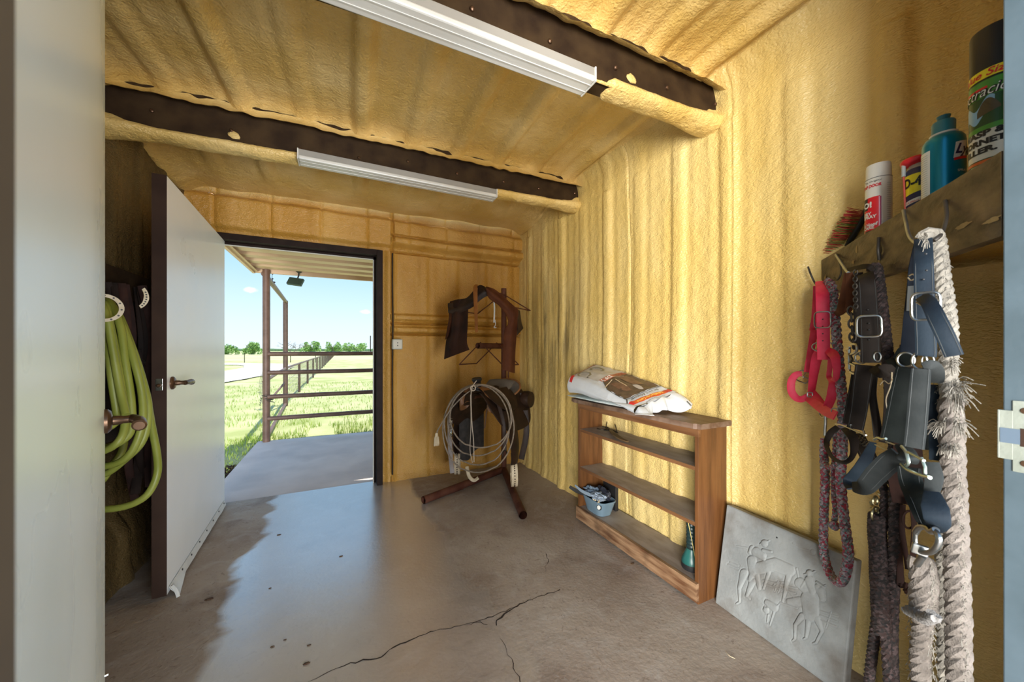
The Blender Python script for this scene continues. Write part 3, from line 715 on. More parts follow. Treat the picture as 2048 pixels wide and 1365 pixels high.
for q in ((0, .03, .022), (.08, .0, .02), (.03, .015, .014)): b.ball(p+Vector((q[0]-.03, 0, q[1])), q[2], 8, fn=lambda v: v*(1+.3*n3(v.x*60, v.y*60, v.z*60)))
tag(b.build('foam_blob', FOAMC), 'small lumps of overspray foam on the beam at the power cord', 'foam')
# ------------------------------------------------------------------ switch box and conduit
t = thing('outlet_box', 'small pale metal electrical box on the back wall right of the doorway', 'electrical box', (.51, 3.40, 1.25))
p = onY(794, 689, 3.42)
b = B(); b.box(p.x-.045, p.x+.045, 3.385, 3.47, p.z-.047, p.z+.047, bev=.01); b.build('box', ZINC, t, smooth=False)
b = B(); b.box(p.x-.038, p.x+.038, 3.380, 3.386, p.z-.040, p.z+.040, bev=.002); o = b.build('cover_plate', M('cover_grey', (.58, .55, .45), None, rough=.5), t, smooth=False)
b = B()
for q in (-.012, .012): b.box(p.x-.004, p.x+.004, 3.377, 3.381, p.z+q-.005, p.z+q+.005)
b.build('slots', BLACK, o, smooth=False)
b = B().tube(spline([(p.x-.035, 3.455, 2.08), (p.x-.036, 3.452, 1.8), (p.x-.032, 3.45, 1.5), (p.x-.034, 3.45, p.z+.03)], 6), .006, 8)
b.tube(spline([(p.x-.034, 3.45, p.z-.04), (p.x-.037, 3.452, .9), (p.x-.034, 3.45, .4), (p.x-.036, 3.452, .06)], 6), .006, 8)
b.build('cable', BLACK, t)
# ------------------------------------------------------------------ saddle stand in the corner
RUST = M('red_oxide_pipe', (.075, .022, .013), (.13, .05, .03), 9, .6, spec=.25, bump=.3, bs=50)
LEATH = M('chap_leather', (.050, .014, .006), (.085, .027, .010), 9, .75, spec=.15, bump=.4, bs=80)
DLEATH = M('dark_saddle_leather', (.016, .008, .005), (.035, .016, .008), 12, .55, spec=.3, bump=.4, bs=60)
TLEATH = M('tan_saddle_leather', (.17, .07, .022), (.27, .12, .045), 9, .5, bump=.3, bs=60)
SUEDE = M('dusty_grey_seat', (.11, .095, .08), (.16, .14, .115), 10, .8, bump=.4, bs=120)
RAW = M('pale_rawhide', (.55, .44, .28), (.68, .57, .40), 25, .6, bump=.4)
F = Vector((-.82, -.57, 0)).normalized(); S_ = Vector((.57, -.82, 0)).normalized()   # saddle forward, image-right side
J = Vector((1.45, 3.24, 0))
t = thing('saddle_stand', 'rust-red pipe saddle stand with splayed legs in the far corner', 'stand', J)
B().tube([J+Vector((0, 0, .03)), J+Vector((0, 0, 1.80))], .026, 18).build('post', RUST, t)
for e_ in (onZ(847, 1001, .03), onZ(1046, 1031, .03)):
    d = (e_-J).normalized(); e_ = Vector((e_.x, e_.y, .03)); a = Vector((J.x, J.y, .03))
    b = B().tube([a, e_], .030, 20, caps=False); b.tube([e_, e_-d*.4], .024, 20, caps=False); b.build('leg', RUST, t)
AZ = 1.235
def arm(z, L, name='arm'):
    a = Vector((J.x, J.y, z)); e_ = a+F*L; b = B().tube([a, e_], .026, 18, caps=False); b.tube([e_, e_-F*.1], .020, 18, caps=False)
    o = b.build(name, RUST, t); B().lathe([(.0205, 0), (.0205, .002)], e_-F*.06, 16, axis=F).build('pipe_bore', BLACK, o); return e_
e1 = arm(AZ, .44); arm(.80, .52)
def yoke(z, x0=.40, x1=.06, w=.235, h=.17):
    """bent-rod rack: a peaked rod at the front, one at the rear, joined along the feet"""
    b = B(); P = lambda x, s, dz: Vector((J.x, J.y, z))+F*x+S_*s+Vector((0, 0, dz))
    for x in (x0, x1): b.tube([P(x, -w, -h), P(x, 0, .03), P(x, w, -h)], .0055, 8)
    for s in (-w, w): b.tube([P(x0, s, -h), P(x1, s, -h)], .0055, 8)
    b.build('rod_rack', RUST, t)
yoke(AZ, .40, .13); yoke(1.715, .40, .02, .30, .15)
a = Vector((J.x, J.y, 1.70)); B().tube([a+Vector((0, 0, .03)), a+F*.42+Vector((0, 0, .03))], .018, 12).build('arm', RUST, t)
B().tube([J+S_*.05+Vector((0, 0, 1.08)), J+S_*.05+Vector((0, 0, .92))], .007, 8).build('hanging_rod', RUST, t)
# ------------------------------------------------------------------ chaps draped over the top rack
t = thing('leather_chaps', 'brown leather chaps draped over the top of the saddle stand', 'chaps', V(960, 600, 3.1))
def sheet(rows, nu, nv, thick, name, mat, parent, wr=.008, seed=0):
    """rows: list of left/right point pairs down the panel"""
    Lp = spline([r[0] for r in rows], 8); Rp = spline([r[1] for r in rows], 8)
    def f(u, v):
        i = u*(len(Lp)-1); k = min(int(i), len(Lp)-2); a = Lp[k].lerp(Lp[k+1], i-k); c = Rp[k].lerp(Rp[k+1], i-k)
        p = a.lerp(c, v); d = Vector((p.x, p.y, 0)).normalized()
        fold = wr*(math.sin(v*9+u*2+seed)+.6*n3(v*3, u*3, seed))
        return p+d*fold-d*.02*math.sin(math.pi*v)
    return B().grid(f, nu, nv, thick).build(name, mat, parent)
sheet([(V(900, 603, 3.08), V(937, 596, 2.98)), (V(898, 615, 3.06), V(936, 622, 2.98)), (V(897, 650, 3.06), V(935, 655, 2.98)), (V(891, 690, 3.08), V(934, 685, 2.99)), (V(888, 719, 3.10), V(939, 700, 3.0))], 30, 18, .004, 'leg_panel', M('chap_leather_dark', (.018, .007, .004), (.035, .013, .006), 9, .7, spec=.15, bump=.4), t, .012, 1)
sheet([(V(899, 607, 3.10), V(906, 605, 3.05)), (V(897, 640, 3.08), V(903, 640, 3.04)), (V(890, 680, 3.08), V(897, 672, 3.04))], 16, 6, .004, 'side_flap', LEATH, t, .004, 2)
# belt / seat piece rising to the peak
sheet([(V(896, 608, 3.1), V(897, 626, 3.04)), (V(912, 604, 3.04), V(918, 626, 3.0)), (V(935, 596, 2.99), V(944, 615, 2.95)), (V(955, 574, 2.97), V(961, 600, 2.93)), (V(966, 573, 2.97), V(976, 592, 2.93)), (V(980, 584, 3.0), V(984, 600, 2.96))], 40, 10, .005, 'yoke_panel', DLEATH, t, .006, 4)
sheet([(V(972, 574, 2.93), V(972, 581, 2.90)), (V(990, 580, 2.95), V(978, 597, 2.9)), (V(1012, 599, 2.97), V(998, 612, 2.92)), (V(1030, 615, 3.0), V(1013, 632, 2.94)), (V(1036, 624, 3.0), V(1016, 648, 2.95)), (V(1033, 665, 3.0), V(1008, 664, 2.94)), (V(1030, 705, 3.0), V(1006, 705, 2.95)), (V(1029, 747, 3.0), V(1004, 739, 2.95))], 60, 14, .004, 'leg_panel', LEATH, t, .007, 6)
sheet([(V(1032, 618, 3.0), V(1040, 622, 3.08)), (V(1034, 640, 3.0), V(1043, 645, 3.08)), (V(1034, 672, 3.0), V(1047, 657, 3.08))], 14, 8, .004, 'side_flap', DLEATH, t, .006, 8)
b = B().strap([V(955, 574, 2.96), V(951, 576, 2.90), V(951, 600, 2.89), V(952, 630, 2.89), V(953, 665, 2.89)], [.036, .036, .032, .026, .022], .003, n=6); b.build('belt_strap', M('orange_leather', (.17, .06, .012), (.24, .09, .02), 14, .7, spec=.15), t)
b = B().strap([V(988, 600, 2.92), V(989, 620, 2.92), V(988, 646, 2.92)], .012, .003, n=4); b.tube(spline([V(990, 640, 2.92), V(991, 650, 2.92), V(988, 655, 2.92), V(993, 656, 2.92)], 4), .004, 6); b.build('buckle_strap', M('grey_webbing', (.35, .34, .32), None, rough=.6), t)
# ------------------------------------------------------------------ saddle
G = V(955, 775, 2.95); SX = Vector((G.x, G.y, 0))
t = thing('western_saddle', 'worn brown western saddle with grey seat on the rust-red stand', 'saddle', (SX.x, SX.y, .80))
def Q(x, s, z): return SX+F*x+S_*s+Vector((0, 0, z))
hz = V(955, 756, 2.95).z
B().lathe([(.032, -.02), (.030, .02), (.032, .026), (.029, .032), (.032, .038), (.029, .044), (.032, .050), (.040, .060), (.042, .072), (.036, .080), (.0, .081)], Q(0, 0, hz-.08), 24, axis=(F*.15+Vector((0, 0, 1)))).build('horn', BLACK, t)
def tree_top(x): # ridge height along the saddle (x forward, from cantle -.46 to fork .06)
    k = (x+.46)/.52; return hz-.10+.0*k-.045*math.sin(math.pi*min(1, max(0, k)))+(.055*math.exp(-((x+.40)/.07)**2))
# fork (swells): arch over the withers
def fork(u, v):
    a = (u-.5)*math.pi*1.02; r = .135+.02*math.sin(abs(a)*2)
    r2 = r*(1+.05*math.cos(v*6.28)); x = .045*math.cos(v*2*math.pi)*(1.1+.3*abs(math.sin(a)))
    th = .030*math.sin(v*2*math.pi); rr = r+th
    return Q(x-.01, math.sin(a)*rr*1.0, hz-.07+(math.cos(a)-1)*rr*1.25)
B().grid(fork, 30, 16).build('fork', TLEATH, t)
def gul(u, v):
    a = (u-.5)*math.pi*.98; r = .118
    return Q(.03-.30*v, math.sin(a)*r, hz-.085+(math.cos(a)-1)*r*1.3)
B().grid(gul, 24, 6, .006).build('gullet', DLEATH, t)
def seat(u, v):
    s = (v-.5)*2; x = -.03-.36*u; w = .07+.06*math.sin(min(1, u*1.1)*math.pi/2)
    dip = -.045*math.sin(math.pi*min(1, u*1.05)); up = .02*max(0, u-.72)/.28
    return Q(x-.0, s*w, hz-.075+dip+up-.045*abs(s)**2.2*(1-u*.8))
B().grid(seat, 26, 20, .018).build('seat', SUEDE, t)
def cant(u, v):
    a = (u-.5)*math.pi*.95; x = -.39+.045*math.cos(a)*-1+.03
    return Q(x-.035*v-.05*math.cos(a), math.sin(a)*.185, hz-.125+.10*math.cos(a)*1.0-.06*v)
cn = V(1009, 783, 3.27); cu = (Vector((0, 0, .62))-F*.78).normalized(); cz = (F*.62+Vector((0, 0, .78))).normalized()
def cdish(p):
    e = p.x*S_*.165+p.y*cu*.125; rr = min(1, p.x*p.x+p.y*p.y); return e+cz*(p.z*.014+.035*rr)
cant_ = B().ball(cn, 1, 20, fn=cdish).build('cantle', SUEDE, t)
b = B().tube([cn+S_*(.165*math.cos(a/20*math.pi))+cu*(.125*math.sin(a/20*math.pi))+cz*.035 for a in range(40)], .009, 8, closed=True); b.build('cantle_binding', TLEATH, cant_)
for sd in (-1, 1):
    def skirt(u, v, sd=sd):
        x = .10-.62*u; q = .35+.65*v
        bow = 1-.55*abs(2*u-1)**5
        s = .085+.19*(v*bow)**.85; z = hz-.115-.29*(v*bow)**1.25-.03*math.sin(math.pi*u)
        return Q(x, sd*s, z+.004*n3(u*6, v*6, sd))
    B().grid(skirt, 30, 14, .008).build('skirt', DLEATH, t)
    def jock(u, v, sd=sd):
        x = .06-.36*u; bow = 1-.5*abs(2*u-1)**3
        s = .10+.16*(v*bow); z = hz-.10-.16*(v*bow)**1.2
        return Q(x, sd*s, z)
    B().grid(jock, 20, 10, .006).build('seat_jockey', TLEATH if sd < 0 else DLEATH, t)
    def fend(u, v, sd=sd):
        w = .085-.035*u; x = -.10+(v-.5)*2*w
        s = .215+.075*math.sin(u*2.0)+.015*math.sin(v*3.1); z = hz-.26-.42*u
        return Q(x, sd*s, z)
    B().grid(fend, 20, 10, .007).build('fender', DLEATH, t)
    zst = hz-.70
    o = B().strap([Q(-.10, sd*.28, hz-.60), Q(-.10, sd*.285, hz-.66), Q(-.10, sd*.285, zst)], .05, .008, view=Q(1, sd*.3, .6), n=4).build('stirrup_strap', DLEATH, t)
    c = Q(-.10, sd*.285, zst-.07)
    DV = Vector((-.34, -.94, 0)); DS = Vector((.94, -.34, 0))
    def stir(k, sd=sd, c=c):
        a = math.radians(k); return c+DV*(.068*math.cos(a))*(1 if math.sin(a) < 0 else .8)+Vector((0, 0, .085*math.sin(a)))
    o = B().strap([stir(k) for k in range(95, 95+351, 13)], .036, .012, view=c+S_*sd*5 if False else None, roll=[80]).build('x', RAW, t) if False else None
    b = B(); pts = [stir(k) for k in range(90, 450, 12)]
    vs = []
    for p in pts:
        rad = (p-c); rad.normalize()
        for a_, e_ in ((-1, -1), (1, -1), (1, 1), (-1, 1)): vs.append(p+DS*.024*a_+rad*.008*e_)
    m_ = len(pts); b.add(vs, [(i*4+k, i*4+(k+1) % 4, ((i+1) % m_)*4+(k+1) % 4, ((i+1) % m_)*4+k) for i in range(m_) for k in range(4)])
    st = b.build('stirrup', RAW, t)
    b = B()
    for p in pts[18:]+pts[:5]:
        rad = (p-c).normalized()
        b.ball(p+rad*.009, .0055, 4)
    b.build('lacing', DLEATH, st)
    B().strap([Q(-.44, sd*.16, hz-.16), Q(-.45, sd*.20, hz-.3), Q(-.44, sd*.23, hz-.52)], .014, .004, n=5).build('saddle_string', DLEATH if sd > 0 else TLEATH, t)
b = B(); b.strap([Q(-.38, .24, hz-.3), Q(-.36, .26, hz-.5), Q(-.34, .22, hz-.72)], .05, .006, n=6); b.build('rear_cinch', DLEATH, t)
# front rigging hanging under the left side
b = B(); b.strap([Q(.03, -.2, hz-.2), Q(.03, -.26, hz-.38), Q(.04, -.25, hz-.62), Q(.05, -.22, hz-.80)], .036, .006, n=6); b.build('latigo', M('grey_worn_leather', (.22, .18, .16), (.3, .26, .24), 14, .6), t)
b = B()
for k in range(7): b.torus(Q(.04+.004*k, -.245+.004*k, hz-.35-.022*k), (math.sin(k*1.6), .3, math.cos(k*1.6)), .012, .003, 10, 5)
b.build('chain', CHROME, t)
b = B(); b.strap([Q(.0, .20, hz-.20), Q(.02, .26, hz-.35), Q(.02, .27, hz-.55)], .03, .005, n=6); b.torus(Q(.02, .27, hz-.58), S_, .03, .005, 16, 6); b.build('rigging', DLEATH, t)
b = B(); b.lathe([(.0, 0), (.075, .003), (.078, .04), (.07, .075), (.0, .08)], Q(-.48, .17, hz-.22), 24, axis=S_); b.build('saddle_bag', DLEATH, t)
b = B(); b.tube(spline([Q(.05, -.07, hz-.72), Q(.06, -.04, hz-.79), Q(.05, .0, hz-.82), Q(.03, .03, hz-.80)], 5), .015, 8, flat=.6); b.build('cinch_end', RAW, t)
def ecloth(u, v):
    return Q(-.10-.36*u, -.27+.02*math.sin(u*7), .62-.38*v-.03*math.sin(u*5))
B().grid(ecloth, 18, 10, .008).build('blanket', M('dark_blanket', (.03, .028, .026), (.06, .05, .045), 20, .95), t)
# ------------------------------------------------------------------ lariat rope coil hung on the horn
ROPE = M('waxed_rope', (.17, .13, .09), (.26, .205, .15), 60, .6, bump=.3, bs=200)
t = thing('lariat_rope', 'stiff pale rope coiled in large loops hanging from the saddle horn', 'rope', V(956, 768, 2.87))
b = B(); P = []
loops = [(958, 865, 73, 95, 0), (957, 852, 70, 83, .02), (955, 850, 61, 80, .04), (962, 834, 62, 64, -.02)]
for li, (cx, cy, rx, ry, dd) in enumerate(loops):
    for k in range(48):
        a = -math.pi/2-2*math.pi*k/48; f = li+k/48
        if li < len(loops)-1:
            n_ = loops[li+1]; w = k/48; c_ = [loops[li][q]*(1-w)+n_[q]*w for q in range(5)]
        else: c_ = [cx, cy, rx, ry, dd]
        sq = abs(math.cos(a))
        P.append(V(c_[0]+c_[2]*math.cos(a), c_[1]+c_[3]*math.sin(a)-(2 if math.sin(a) > .9 else 0), 2.80+c_[4]-.06*math.sin(a)*.5-.02*math.cos(a*1)))
b.tube(P, .0058, 8); o = b.build('coil', ROPE, t)
P = spline([V(956, 772, 2.84), V(930, 790, 2.8), V(905, 815, 2.8), V(888, 840, 2.8), V(875, 862, 2.82), V(874, 870, 2.82)], 8); B().tube(P, .005, 7).build('tail', ROPE, t)
b = B(); c_ = V(873, 868, 2.82)
for k in range(26):
    a = k*2.4; r = .006+.010*random.random(); b.tube([c_, c_+Vector((r*math.cos(a), r*math.sin(a), -.03)), c_+Vector((r*1.3*math.cos(a), r*1.3*math.sin(a), -.075-.02*random.random()))], .0032, 4)
b.lathe([(.008, 0), (.012, -.01), (.012, -.02), (.009, -.03)], c_+Vector((0, 0, .006)), 10); b.build('tassel', RAW, t)
b = B().tube(spline([V(953, 762, 2.82), V(944, 776, 2.79), V(942, 800, 2.76), V(944, 850, 2.74), V(947, 880, 2.74), V(948, 925, 2.74)], 8), .0035, 6)
b.torus(V(946, 777, 2.79), Vector((0, 1, 0)), .020, .004, 18, 6); b.tube(spline([V(941, 790, 2.76), V(942, 850, 2.75), V(940, 900, 2.75), V(945, 926, 2.74)], 6), .0028, 5)
b.build('tie_cord', M('pale_cord', (.50, .42, .33), None, rough=.7), t)
# ------------------------------------------------------------------ bookshelf
PINE = M('orange_pine', (.10, .038, .011), (.165, .066, .020), 3, .45, bump=.15, bs=20, stretch=(14, 14, 1.2))
PINEH = M('orange_pine_long', (.12, .048, .016), (.20, .09, .034), 3, .5, bump=.25, bs=14, stretch=(14, 1.0, 14))
DUSTY = M('dusty_shelf_board', (.22, .175, .145), (.32, .265, .23), 5, .6, bump=.1, stretch=(5, 1.5, 5), c3=(.34, .30, .27), ns3=4)
WORN = M('worn_kickboard', (.12, .05, .02), (.36, .22, .12), 3.2, .6, bump=.4, bs=12, stretch=(8, 1.3, 12), c3=(.03, .017, .009), ns3=5)
X0, X1, Y0, Y1 = 1.522, 1.722, 1.163, 2.095
t = thing('bookshelf', 'low open-backed pine bookshelf with three dusty shelves against the yellow wall', 'bookshelf', ((X0+X1)/2, (Y0+Y1)/2, 0))
for y in (Y0, Y1): b = B(); b.box(X0, X1+.015, y-.0, y+.02, 0, .829, bev=.0015); b.build('side_panel', PINE, t, smooth=False)
TOPM = M('worn_top_board', (.13, .07, .04), (.21, .14, .10), 4, .55, bump=.5, bs=10, stretch=(7, 1.2, 7), c3=(.07, .035, .02), ns3=6)
def topb(u, v):
    y = Y0-.022+(Y1-Y0+.10)*u; x = X0-.028+(X1-X0+.05)*v
    if v == 0: x += .006*n3(y*11, 1)+.004*n3(y*37, 4)
    e_ = min(u, 1-u)*(Y1-Y0+.1); 
    if e_ < .02 and v == 0: x += .012
    if u == 0: y += .004*n3(x*40, 2)
    return (x, y, .853+.0015*n3(x*20, y*8))
B().grid(topb, 110, 14, -.025).build('top_board', TOPM, t, smooth=True)
b = B(); b.box(X0-.002, X0+.014, Y0-.0012, Y1+.021, .788, .829, bev=.001); b.build('front_rail', PINEH, t, smooth=False)
for z in (.645, .380, .100):
    b = B(); b.box(X0+.004, X1+.012, Y0+.02, Y1, z-.018, z, bev=.0015); o = b.build('shelf', DUSTY, t, smooth=False)
    b = B(); b.box(X0+.0005, X0+.005, Y0+.0195, Y1+.0005, z-.019, z-.0005, bev=.001); b.build('front_edge', PINEH, o, smooth=False)
def kick(u, v):
    y = Y0-.002+(Y1-Y0+.022)*u; z = .012+.092*v
    if v > .98: z -= .003*abs(n3(y*17, 3))+.002
    if v < .02: z += .004+.004*n3(y*9, 3)
    return (X0-.018-.001*n3(y*8, z*30), y, z)
B().grid(kick, 90, 8, -.018).build('kickboard', WORN, t)
# ------------------------------------------------------------------ bags on the bookshelf
BAGW = M('bag_white', (.54, .57, .60), (.62, .64, .66), 5, .35, bump=.25, bs=25, bd=.006)
BAG2 = M('bag_clear_mint', (.62, .74, .72), (.78, .82, .82), 7, .3, bump=.3, bs=30)
def prt(name, c, c2=None, ns=20): return M(name, c, c2, ns, .35, bump=.15, bs=30)
C00, C01, C10, C11 = Vector((1.475, 2.17, 1.00)), Vector((1.70, 2.14, 1.09)), Vector((1.425, 1.47, .885)), Vector((1.70, 1.44, .965))
def bagS(s, q, o=0.):
    """upper face of the bag: s from far end (0) to open end (1), q from the room edge (0) to the wall (1)"""
    p = (C00.lerp(C10, s)).lerp(C01.lerp(C11, s), q)
    bul = .035*math.sin(math.pi*min(1, s*1.02))**.7*math.sin(math.pi*(.12+.8*q))**.8
    wr = .006*n3(s*5, q*3, 1)+.0035*n3(s*17, q*8, 3)*(.4+s)+.0018*n3(s*40, q*30, 5)
    z = p.z+bul*(1-.5*s)+wr+o
    edge = max(0, .10-q)/.10; z -= .028*edge**2
    return Vector((p.x, p.y, z))
t = thing('feed_bag', 'printed white stall-drying granule bag lying on top of the bookshelf', 'bag', (1.57, 1.85, .88))
def bagall(u, v):
    # v wraps: 0..0.5 upper face from wall to room edge, 0.5..1 back under
    s = u
    if v < .55: return bagS(s, 1-v/.55)
    k = (v-.55)/.45; top = bagS(s, 0); tw = bagS(s, 1); zb = .893+.008*math.sin(s*9)-(.0*s)
    if k < .4: kk = k/.4; return Vector((top.x-.012*math.sin(kk*math.pi)+.01*kk, top.y, top.z+(max(zb, .889)-top.z)*kk))
    kk = (k-.4)/.6; return Vector((top.x+.01+(tw.x-top.x-.01)*kk, top.y, max(zb, .889)+(.0 if kk < .8 else (tw.z-max(zb, .889))*(kk-.8)/.2)))
b = B().grid(bagall, 56, 56)
w_ = 57; b.f.append(tuple(range(0, w_))[::-1]); b.f.append(tuple(56*w_+j for j in range(w_)))
bag = b.build('bag_body', BAGW, t)
# open torn mouth hanging past the contents
def mouth(u, v):
    q = v; p = bagS(1, q); jag = [.02, .05, .075, .04, .02, .035, .05, .03, .07, .10, .085][int(v*10)]
    n_ = [.02, .05, .075, .04, .02, .035, .05, .03, .07, .10, .085][min(10, int(v*10)+1)]; L_ = jag+(n_-jag)*((v*10) % 1)
    dr = -.05*u*u*(.4+.6*abs(math.sin(v*6)))-.022*u
    return Vector((p.x-.012*u*(1-q)*2, p.y-L_*u*1.25, max(p.z-.004+dr+.006*math.sin(v*22), .8625)))
B().grid(mouth, 10, 60, .0018).build('open_mouth', BAGW, t)
def bpatch(name, outline, mat, par, off=.0015, n=18):
    """outline given as function (a,b)->(s,q) over unit square"""
    return B().grid(lambda a, c: bagS(*outline(a, c), off), n, n).build(name, mat, par)
TOPGREY = prt('bag_print_grey', (.42, .40, .36), (.50, .48, .44)); HORSE = prt('bag_print_brown', (.06, .04, .03), (.11, .07, .05), 30)
REDP = prt('bag_print_red', (.55, .03, .03)); REDO = prt('bag_print_rust', (.42, .11, .06), (.50, .16, .09)); ORG = prt('bag_print_orange', (.62, .10, .02)); YEL = prt('bag_print_yellow', (.92, .62, .12)); DK = prt('bag_print_dark', (.05, .05, .05)); OLV = prt('bag_print_olive', (.20, .18, .11)); WHT = prt('bag_print_white', (.85, .83, .80))
pp = bpatch('printed_panel', lambda a, c: (.03+.38*a+.0*c, .16+.82*c+.05*a), TOPGREY, t, .0010)
pp2 = bpatch('corner_print', lambda a, c: (.002+.05*a+.02*(1-c), .0+.16*c), REDP, t, .002, 10)
bpatch('corner_print', lambda a, c: (.002+.02*a, .2+.75*c), REDO, t, .002, 10)
# dark picture field with a curved lower border
def hf(a, c):
    q = .10+.88*c; s0 = .41; s1 = .84-.0*c; bul = .20*(1-math.sin(math.pi*min(1, .5+q/2))**1.0)
    lo = s0+.30*max(0, (.34-q)/.34)**1.2; return (lo+(s1-lo)*a, q)
pic = bpatch('picture_print', hf, HORSE, t, .0016, 26)
b = B().grid(lambda a, c: bagS(.40+.07*a+.03*c*0, .26+.70*c, .0024), 6, 20); b.build('red_band', REDO, t)
P_ = [bagS(*hf(0, c/14.), .003)+Vector((0, 0, 0)) for c in range(6)]+[]
b = B().strap([bagS(.42+.30*max(0, (.34-q)/.34)**1.2, q, .003) for q in (.30, .24, .18, .13, .10)]+[bagS(s_, .085, .003) for s_ in (.76, .82, .85)], .009, .001, view=(1.5, 1.8, 3), n=4)
b.strap([bagS(.855, q/10, .003) for q in range(1, 11)], .008, .001, view=(1.5, 1.8, 3), n=3); b.strap([bagS(.855+.02*k, .10-.03*k, .003) for k in range(4)], .008, .001, view=(1.5, 1.8, 3), n=3)
b.build('picture_border', DK, t)
# two horses' heads as chestnut patches with white halter stripes
CH = prt('bag_print_chestnut', (.12, .06, .04), (.19, .10, .065), 40)
for (s_, q, rs, rq, mt_) in ((.66, .36, .11, .10, CH), (.60, .72, .14, .13, CH), (.76, .60, .05, .06, prt('bag_print_pale', (.40, .36, .32)))):
    b = B(); c_ = [bagS(s_, q, .0035)]+[bagS(s_+rs*math.cos(k*.524)*(1+.25*math.sin(k*2.)), q+rq*math.sin(k*.524), .0032) for k in range(12)]
    b.add(c_, [(0, k+1, (k+1) % 12+1) for k in range(12)]); b.build('horse_print', mt_, pic)
for A_, C_ in (((.56, .12), (.50, .44)), ((.46, .52), (.50, .80)), ((.52, .50), (.70, .44))):
    B().strap([bagS(A_[0]+(C_[0]-A_[0])*k/5, A_[1]+(C_[1]-A_[1])*k/5, .004) for k in range(6)], .008, .0008, view=(1.5, 1.8, 3)).build('halter_print', RAW, pic)
# horseshoes
for s_, q in ((.14, .30), (.15, .70)):
    b = B(); b.strap([bagS(s_+.085*math.cos(a/10), q+.125*math.sin(a/10), .003) for a in range(-4, 47, 3)][::-1], .015, .001, view=(1.5, 1.8, 3)); b.build('horseshoe_print', OLV, t)
    b = B()
    for k in range(5): b.grid(lambda a, c, k=k: bagS(s_-.04+.018*k+.006*a, q-.05+.1*c, .0025), 1, 4)
    b.build('small_print', prt('bag_print_text_grey', (.32, .31, .29)), t)
def btxt(body, s_, q, size, mt_, bold=0., shear=0., dq=1., sx=1.):
    # upside down seen from the room: letters run toward -q, their tops point to the open end
    ls, lq = .72, .27
    b = B(); text(b, body, size, lambda x, y: bagS(s_+y/ls, q-x/lq, .0042), bold, shear, sx); return b.build('lettering', mt_, t)
btxt('DRY', .435, .40, .052, WHT, .001, sx=.8); btxt('STALL', .435, .78, .046, prt('bag_print_dkred', (.25, .06, .03)), .001, sx=.6)
bpatch('orange_stripe', lambda a, c: (.925+.045*a-.03*math.sin(c*3.1)*0-.02*(1-c), .02+.96*c), ORG, t, .0022, 16)
bpatch('red_stripe_end', lambda a, c: (.922+.05*a-.02*(1-.03), .0+.14*c), REDP, t, .0027, 8); bpatch('red_stripe_end', lambda a, c: (.922+.05*a-.0, .86+.13*c), REDP, t, .0027, 8)
btxt('Refreshing Odor Control', .938, .50, .024, YEL, .0006, sx=.68)
btxt('the 3-in-1 Advantage', .885, .50, .026, DK, .0002, sx=.85)
btxt('For Horses & Livestock', .985, .52, .014, DK, 0, sx=.9)
btxt('3', .24, .22, .03, DK, .0006)
B().strap([Vector(mouth(.75, .93))+Vector((0, 0, .003)), Vector(mouth(.97, .93))+Vector((0, 0, .003))], .007, .001, view=(1.5, 1.4, 3)).build('printed_mark', DK, t)
def bag2(u, v):
    a = v*2*math.pi; y = 2.165-.66*u; hw = (.128-.02*u)*(1-.25*max(0, .06-u)/.06); hh = .0135*math.sin(math.pi*min(1, max(.02, u*.96+.02)))**.4
    x = 1.595-.02*u+hw*math.cos(a)*-1; z = .8715+hh*math.sin(a)*(1+.25*n3(u*9, v*5))
    if x < 1.50: z = max(z-.0, .8555)
    return Vector((x-.02*max(0, .06-u)/.06, y+.03*math.cos(a)*(1 if u < .5 else 0), max(z, .8562)))
b = B().grid(bag2, 50, 30); b.f.append(tuple(range(31))[::-1]); b.f.append(tuple(50*31+j for j in range(31)))
o = tag(b.build('plastic_bag', BAG2), 'flattened clear and mint plastic bag under the printed bag on the bookshelf', 'bag')
# ------------------------------------------------------------------ spur on the upper shelf
IRON = M('dark_iron', (.03, .025, .022), (.06, .05, .04), 20, .45, .6)
z = .648
t = thing('spur', 'dark iron spur with leather strap lying on the uppermost inner shelf', 'spur', onZ(1215, 868, .645))
b = B(); c_ = onZ(1206, 857, z+.004)
b.torus(c_, (0, 0, 1), .036, .004, 20, 6, arc=4.6, a0=-.4, sx=1.2); b.tube([onZ(1212, 858, z+.004), onZ(1222, 860, z+.006), onZ(1234, 864, z+.006)], .0045, 7)
b.tube([onZ(1212, 858, z+.005), onZ(1213, 851, z+.022), onZ(1214, 845, z+.04)], .003, 6); b.tube([onZ(1233, 862, z+.004), onZ(1232, 856, z+.02), onZ(1230, 850, z+.035)], .003, 6)
b.tube(spline([onZ(1208, 861, z+.004), onZ(1222, 863, z+.005), onZ(1236, 866, z+.005)], 5), .0035, 6); b.build('heel_band', IRON, t)
b = B().strap([onZ(1221, 861, z+.008), onZ(1228, 868, z+.014), onZ(1240, 877, z+.010), onZ(1255, 884, z+.004)], [.022, .034, .034, .02], .008, view=(1.6, 1.8, 3), n=6); b.build('leather_strap', M('worn_strap', (.09, .05, .02), (.15, .09, .035), 20, .6), t)
